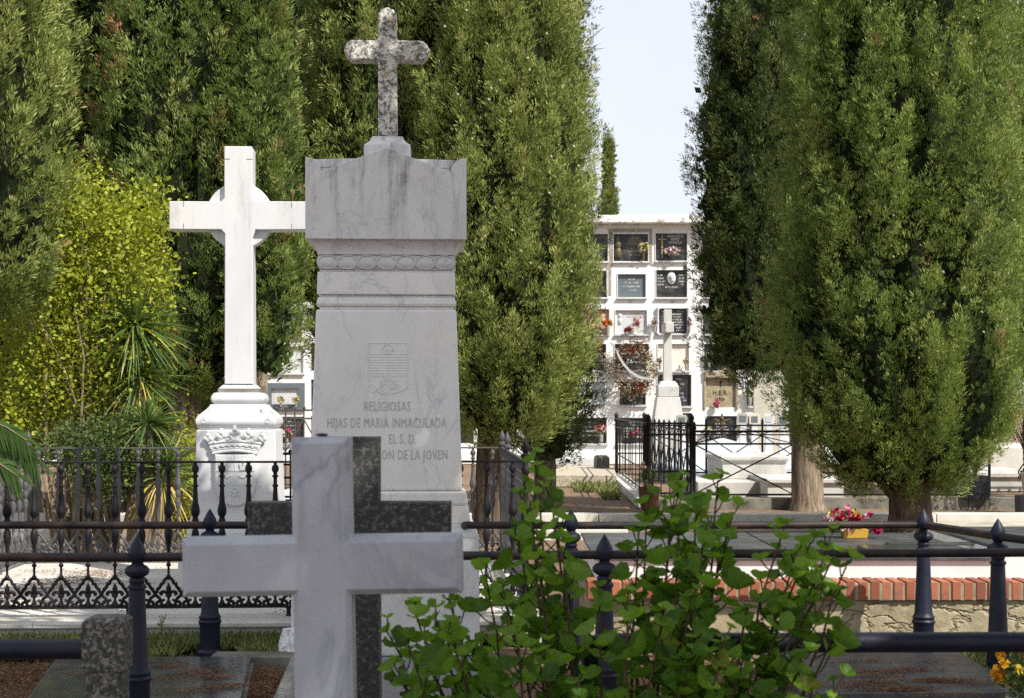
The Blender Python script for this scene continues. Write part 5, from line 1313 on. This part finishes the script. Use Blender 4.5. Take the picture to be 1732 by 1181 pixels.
x, w = bpx(1302, 1432, 21.9); block('tomb_slab', 'thick white slab on the ground right behind the pale trunk', 'tomb', [(w,.9,0),(w,.9,.26),(w*1.03,.95,.27),(w*1.03,.95,.33)], (x, 23, 0), 'marble_old', 0, 'tombs inside the crossed bar railing')
x, w = bpx(1120, 1400, 27); block('pyramid_tomb', 'blue grey tomb with a low pyramid lid behind the railing', 'tomb', [(w,1.4,0),(w,1.4,.18),(.5,.35,.62),(.04,.04,.76)], (x, 29.9, 0), 'blue_marble')
x, w = bpx(1590, 1760, 25); block('tomb_slab', 'grey slab tomb far right behind the potted bushes', 'tomb', [(w,1.2,0),(w,1.2,.22),(w*1.05,1.25,.23),(w*1.05,1.25,.30)], (x, 26, 0), 'marble_old', 0, 'tombs inside the crossed bar railing')
x, w = bpx(1600, 1800, 28); block('tomb', 'taller pale tomb far right behind the potted bushes', 'tomb', [(w,1.0,0),(w,1.0,.6),(w*.9,.9,.66)], (x, 30, 0), 'marble_kerb', 0, 'tombs inside the crossed bar railing')
x, w = bpx(1277, 1341, 30.5); r = thing('beige_stone_pillar', 'tall plain beige stone pier half hidden behind the dark cypress', 'pier', (x, 31, 0), R(-8))
MB().stack([(w*.86,.4,0),(w*.86,.4,WZ(640,30.5))]).build('lower_block', M['beige_stone'], r, False, .006); MB().stack([(w*.86,.4,WZ(640,30.5)+.004),(w*.86,.4,WZ(560,30.5))]).build('upper_block', M['beige_stone'], r, False, .006)
o = block('gravel_plot', 'low dark edged plot filled with pale gravel left of the barred railing', 'grave plot', [(.55,2.2,0),(.55,2.2,.20)], (1.35, 28.4, 0), 'gravel', R(-3))
block('stone_block', 'rough dark stone block on the gravel plot', 'stone', [(.14,.2,.2),(.14,.2,.40),(.10,.16,.44)], (1.72, 29.5, 0), 'concrete_dark')
block('plot_curb', 'curved worn stone edge at the foot of the barred railing', 'kerb', [(.14,4.3,0),(.14,4.3,.13)], (1.90, 25.0, 0), 'marble_old', R(-1))
block('stone_steps', 'white block steps at the foot of the niche wall where the path ends', 'steps', [(.75,.35,0),(.75,.35,.16),(.75,.35,.17)], (1.3, 36.2, 0), 'marble_white')
# small stone cross on pedestal, seen edge on
sd_ = 31.0; sx_ = WX(1129, sd_); r = thing('pedestal_cross', 'slender weathered stone cross seen edge on, on a flared white pedestal', 'cross', (sx_, sd_, 0), R(0))
hw_ = lambda v: v/5200*sd_
MB().stack([(hw_(60),hw_(60),0),(hw_(54),hw_(54),WZ(725,sd_)),(hw_(38),hw_(38),WZ(672,sd_))]).build('pedestal_base', M['marble_old'], r, False, .01)
MB().stack([(hw_(35),hw_(35),WZ(671.5,sd_)),(hw_(35),hw_(35),WZ(654,sd_)),(hw_(24),hw_(24),WZ(645,sd_))]).build('pedestal_cap', M['marble_old'], r, False, .01)
MB().stack([(hw_(15),hw_(15),WZ(645.2,sd_)),(hw_(13),hw_(13),WZ(545,sd_)),(hw_(13),hw_(13),WZ(524,sd_))]).build('cross_shaft', M['marble_old'], r, False, .008)
MB().box(-hw_(13.6), hw_(13.6), -.42, .42, WZ(564,sd_), WZ(547,sd_)).build('cross_arms', M['marble_old'], r, False, .008)
# oval portrait plaques on little stands
for i, (px_, py_, c_) in enumerate(((1153,711,'steel'),(1256,708,'steel'),(1276,709,'beige_stone'),(1300,709,'marble_white'),(1324,710,'steel'))):
    D = 30.0; r = thing('grave_marker', ['small framed portrait on a stand below the stone cross pedestal','small framed portrait on a stand right of the bronze crucifix','small beige marker stand in front of the beige pier','small white marker stand in front of the beige pier','small framed marker at the right side of the beige pier'][i], 'marker', (WX(px_,D), D, 0), 0, 'small markers standing in front of the niche wall')
    MB().stack([(.09,.06,0),(.09,.06,.35),(.07,.05,.6),(.05,.04,WZ(py_+9,D))]).build('stand', M['marble_white'], r, False, .006)
    mb = MB(); z0_, z1_ = WZ(py_+9,D)+.002, WZ(py_-9,D); mb.stack([(.10,.02,z0_),(.11,.02,z1_-.05),(.085,.02,z1_)]); mb.build('panel', M[c_], r, False, .008)
    MB().stack([(.06,.004,z0_+.04),(.06,.004,z1_-.05)], (0,-.026)).build('portrait', M['niche_grey' if i != 3 else 'marble_old'], r)
# bronze crucifix stand and dry potted plant
r = thing('bronze_crucifix', 'dark bronze crucifix on a stand in front of the lowest row of plaques', 'crucifix', (WX(1221,34.0), 34.0, 0))
mb = MB(); mb.box(-.02,.02,-.02,.02,0,WZ(700,34)); mb.box(-.19,.19,-.02,.02,WZ(712,34),WZ(709,34)); mb.build('cross', M['bronze'], r)
mb = MB(); mb.ball((0,-.04,WZ(708,34)), .04, 8, 5); mb.tube([(-.17,-.03,WZ(709,34)),(0,-.03,WZ(714,34)),(.17,-.03,WZ(709,34))], .02, 6); mb.tube([(0,-.03,WZ(712,34)),(0,-.04,WZ(722,34)),(.01,-.03,WZ(732,34))], [.05,.035,.02], 6); mb.build('figure', M['bronze'], r, True)
r = bouquet('withered brown plant in a terracotta pot at the corner of the barred railing', (WX(1098,20.4), 20.4, 0), .34, .42, ['salmon'], 12, .03, 'terracotta', .30, .15, 31, 160, None, 'withered_plant', 1)
# pale lattice gate far left and dark small gate in front of it
def lattice(label, pa, pb, D, zt_, zb2, mat, nv, group, cross=True):
    a, b = WX(pa, D), WX(pb, D); L = b-a; r = thing('lattice_gate', label, 'railing', ((a+b)/2, D, 0), 0, group); m_ = M[mat]
    for zz in (zt_, zt_-.13, zb2+(zt_-zb2)*.45, zb2): MB().tube([(-L/2,0,zz),(L/2,0,zz)], .014, 6).build('rail', m_, r, True)
    for i in range(nv+1): MB().box(-L/2+L*i/nv-.011, -L/2+L*i/nv+.011, -.011, .011, 0, zt_).build('bar', m_, r)
    mb = MB()
    if cross:
        for i in range(0, nv-1, 2):
            x0_ = -L/2+L*i/nv; x1_ = x0_+2*L/nv; seg(mb, (x0_,-.014,zt_-.14),(x1_,-.014,zb2+(zt_-zb2)*.46), .011); seg(mb, (x1_,-.02,zt_-.14),(x0_,-.02,zb2+(zt_-zb2)*.46), .011)
        mb.build('cross_bars', m_, r, True)
    for i in range(nv+1): MB().ball((-L/2+L*i/nv,0,zt_+.03), .03, 8, 5).build('ball', m_, r, True)
    return r
lattice('pale painted iron lattice seen between the white cross and the tall monument', 452, 545, 24.0, WZ(694,24), .1, 'iron_pale', 6, None)
lattice('dark iron grave railing behind the pale lattice at left', 440, 560, 19.0, WZ(768,19), .25, 'iron_black', 7, None, False)
x, w = bpx(445, 560, 20); block('tomb_slab', 'white tomb slab behind the white cross, seen left of the tall monument', 'tomb', [(w,1.0,0),(w,1.0,.12),(w*.9,.9,.2)], (x, 21, 0), 'marble_white')
iron_run('dark cast iron railing at the far right edge behind the open bush', Vector((7.9,24,0)), Vector((11,24,0)), 18, 'iron_fence', 2, group='further cast iron runs')
bpy.data.objects[sorted(n_.name for n_ in bpy.data.objects if n_.name.startswith('cast_iron_fence') and len(n_.name) <= 19 and n_.type == 'EMPTY')[-1]].scale = (1,1,1.25)

# flowers on the brick tomb and at the bottom right corner
zt2_ = .03
r = bouquet('arrangement of crimson roses, pink buds and yellow leaves in an ochre box on the tomb', (WX(1432,10.2), 10.2, .49), .34, .17, ['crimson','pink','crimson','yellow'], 26, .028, None, .05, .05, 41, 120, None, 'flower_arrangement', .6)
MB().stack([(.075,.05,0),(.085,.055,.055)], (.05,0)).build('box', M['yellow_pot'], r)
q = np.random.default_rng(3)
C = np.array([(-.01,-.04,.14),(-.05,-.05,.12),(.05,-.05,.13),(.0,-.05,.16),(-.13,-.02,.12),(.20,-.03,.055)]); cl = np.array([(.45,.02,.06),(.40,.01,.05),(.45,.02,.06),(.55,.12,.18),(.68,.5,.5),(.45,.02,.1)])
V, K = bloom_np(C, .042, cl, q, 46); mesh_np('large_roses', V, 4, M['petal'], r, None, K)
bouquet('clump of yellow marigolds in the bottom right corner', (WX(1728,5.6), 5.6, .0), .22, .20, ['marigold','yellow'], 24, .026, 'steel', .30, .06, 44, 120, None, 'marigolds', .9)

# ------------------------------------------------------------------ geranium in the foreground
def geranium(label, tips, base_px, D0, seed):
    q = np.random.default_rng(seed); bx = WX(base_px, D0); r = thing('geranium_plant', label, 'plant', (bx, D0, 0))
    O = np.array([bx, D0, 0]); st = MB(); pet = MB(); LV = []; LF = []; LT = []
    def leaf(c, up, size, tone):
        up = up/np.linalg.norm(up); f = np.cross(up, q.normal(size=3)); f /= np.linalg.norm(f); g_ = np.cross(up, f)
        nr, na = 3, 40; cup = q.uniform(.4,1.15); vs = [c]; base_i = len(LV)
        for i in range(1, nr+1):
            t = i/nr
            for j in range(na):
                a = -2.72+5.44*j/(na-1); lobe = .68+.38*abs(math.cos(a*1.65))**.6+.06*math.sin(a*17)
                rr_ = size*t*(lobe if i == nr else 1)*(.86 if abs(a) > 2.3 else 1)
                h = size*(cup*t*t*.75+.06*math.cos(a*6)*t)
                vs.append(c+f*math.cos(a)*rr_+g_*math.sin(a)*rr_+up*h)
        LV.extend(vs); LT.extend([tone]*len(vs))
        for j in range(na-1): LF.append((base_i, base_i+1+j, base_i+2+j))
        for i in range(nr-1):
            for j in range(na-1):
                k_ = base_i+1+i*na+j; LF.append((k_, k_+na, k_+na+1, k_+1))
    for (px_, py_, nl, D) in tips:
        D = max(3.42, min(D, 4.6)*.86)
        tip = np.array(W(px_, py_, D))-O; b = np.array([(WX(base_px+(px_-base_px)*.45, D)-bx), (D-D0)*.5, -.02])
        ctrl = b*.45+tip*.55+np.array([q.uniform(-.05,.05)+(b[0]-tip[0])*.15, 0, -.02])
        def cv(t): return b*(1-t)**2+2*ctrl*t*(1-t)+tip*t*t
        st.tube([tuple(cv(t)+q.normal(size=3)*.003) for t in np.linspace(0,1,12)], list(np.linspace(.0070,.0022,12)), 7)
        nl = int(nl*.95)
        for i in range(nl):
            t = 1-(.60*(i/nl)**1.15); p = cv(t); a = i*2.4+q.uniform(-.4,.4); tgv = cv(min(1,t+.02))-cv(t-.02); tgv /= np.linalg.norm(tgv)
            d = np.array([math.cos(a), math.sin(a), 0]); d = d*(.5+.5*min(1,i/4))+tgv*(.7 if i > 3 else 1.0)+np.array([0,0,.2]); d /= np.linalg.norm(d)
            pl_ = q.uniform(.035,.075)*(min(1, .35+i*.12)); c = p+d*pl_
            pet.tube([tuple(p), tuple(p+d*pl_*.5+np.array([0,0,-.004])), tuple(c)], .0019, 5)
            size = q.uniform(.024,.045)*min(1,.55+.12*i); up = d*q.uniform(.5,1.4)+np.array([0,0,.65])+q.normal(size=3)*.32
            tn = np.clip(q.normal(.45+(.25 if i < 4 else 0),.25), 0, .86)
            if q.random() < .02: tn = 1
            leaf(c, up, size, tn)
    me = bpy.data.meshes.new('leaves'); me.from_pydata([tuple(v) for v in LV], [], LF); me.update()
    at = me.attributes.new('tone','FLOAT','POINT'); at.data.foreach_set('value', np.array(LT, dtype=np.float32)); me.materials.append(M['geranium']); me.polygons.foreach_set('use_smooth', [True]*len(me.polygons))
    o = bpy.data.objects.new('leaves', me); COL.objects.link(o); o.parent = r
    st.build('stems', M['stem_red'], r, True); pet.build('leaf_stalks', M['palm'] if False else M['geranium'], r, True)
    return r
tips = [(905,775,22,4.6),(930,820,14,4.5),(1150,812,20,4.5),(1215,815,20,4.6),(1180,850,22,4.3),(1095,850,14,4.5),(1325,895,20,4.3),(1370,920,18,4.4),(1385,960,14,4.2),(870,900,18,4.5),(940,890,18,4.3),
        (700,1030,16,4.6),(760,1010,16,4.5),(820,965,14,4.7),(720,1100,14,4.3),(960,1000,20,4.5),(1220,925,18,4.4),(1170,1010,20,4.1),(1260,1040,16,4.2),
        (920,1100,16,4.1),(800,1110,16,4.2),(1360,1115,14,4.0),(1420,1150,12,4.2),(680,1150,12,4.2),(1260,1110,12,4.1),(1120,1040,16,3.7),(1180,1080,16,3.7),(1150,1130,14,3.7),(1060,1010,14,3.8),(1230,1070,10,3.8),(870,1070,16,3.9),(760,1060,14,3.9),(690,1090,12,4.0),(980,1150,12,3.8),(1080,900,16,4.4),(1150,880,16,4.3),(1240,870,12,4.4),(900,850,14,4.4),(910,950,16,4.3),(655,1060,12,4.3),(668,1130,12,4.1),(735,1040,14,4.2),(780,1150,12,4.0),(1140,840,14,4.5),(1190,900,18,4.2),(885,830,14,4.6),(1350,930,14,4.3),(1320,1040,14,4.2),(1395,1010,10,4.2),(1410,940,8,4.3),(1405,905,16,4.4),(1432,955,12,4.3),(1420,1040,10,4.3),(850,1000,16,4.5),(1010,1000,16,4.1)]
geranium('bushy green geranium with scalloped leaves and reddish stems, right of the foreground crosses', tips, 1050, 3.85, 91)

# ------------------------------------------------------------------ unseen tree added to block the sun; crown laid out to shade the foreground
def eq(x, y, z=6.5): return (x+z*to_sun.x/to_sun.z, y+z*to_sun.y/to_sun.z, z)
cb = []
for (x, y, rx, ry) in ((-2.6,4.2,1.3,1.4),(-1.0,4.1,1.2,1.2),(1.6,4.2,1.2,1.1),(3.0,5.0,1.3,1.6),(-2.6,6.5,1.3,1.3),(-.6,7.1,1.3,.95),(1.3,7.1,1.2,.9),(2.9,6.9,1.2,1.0),(-.8,8.5,.7,.45),(-2.0,8.0,.9,.6),(-1.7,9.5,.6,.5),(-3.2,7.9,.9,.6),(-.3,2.4,2.2,1.0),(-1.75,9.0,.4,.4),(-2.1,9.9,.65,.55),(-2.75,10.3,.5,.35)):
    c = eq(x, y); cb.append((c[0]-5.5, c[1]+3.5, c[2], rx, ry, .35))
shrub('broadleaf_tree', 'unseen broadleaf tree added beyond the frame to shade the foreground graves', 5.5, -3.5, cb, 40000, .17, 'bush', 71, None, 24, (0,0,0), 1, .42, 'tree', 8, .22)
MB().tube([(0,0,-.1),(0,0,2),(-.3,1,4.2),(-1,2.5,5.8)], [.26,.22,.18,.1], 12).build('trunk', M['bark'], bpy.data.objects['broadleaf_tree'], True)
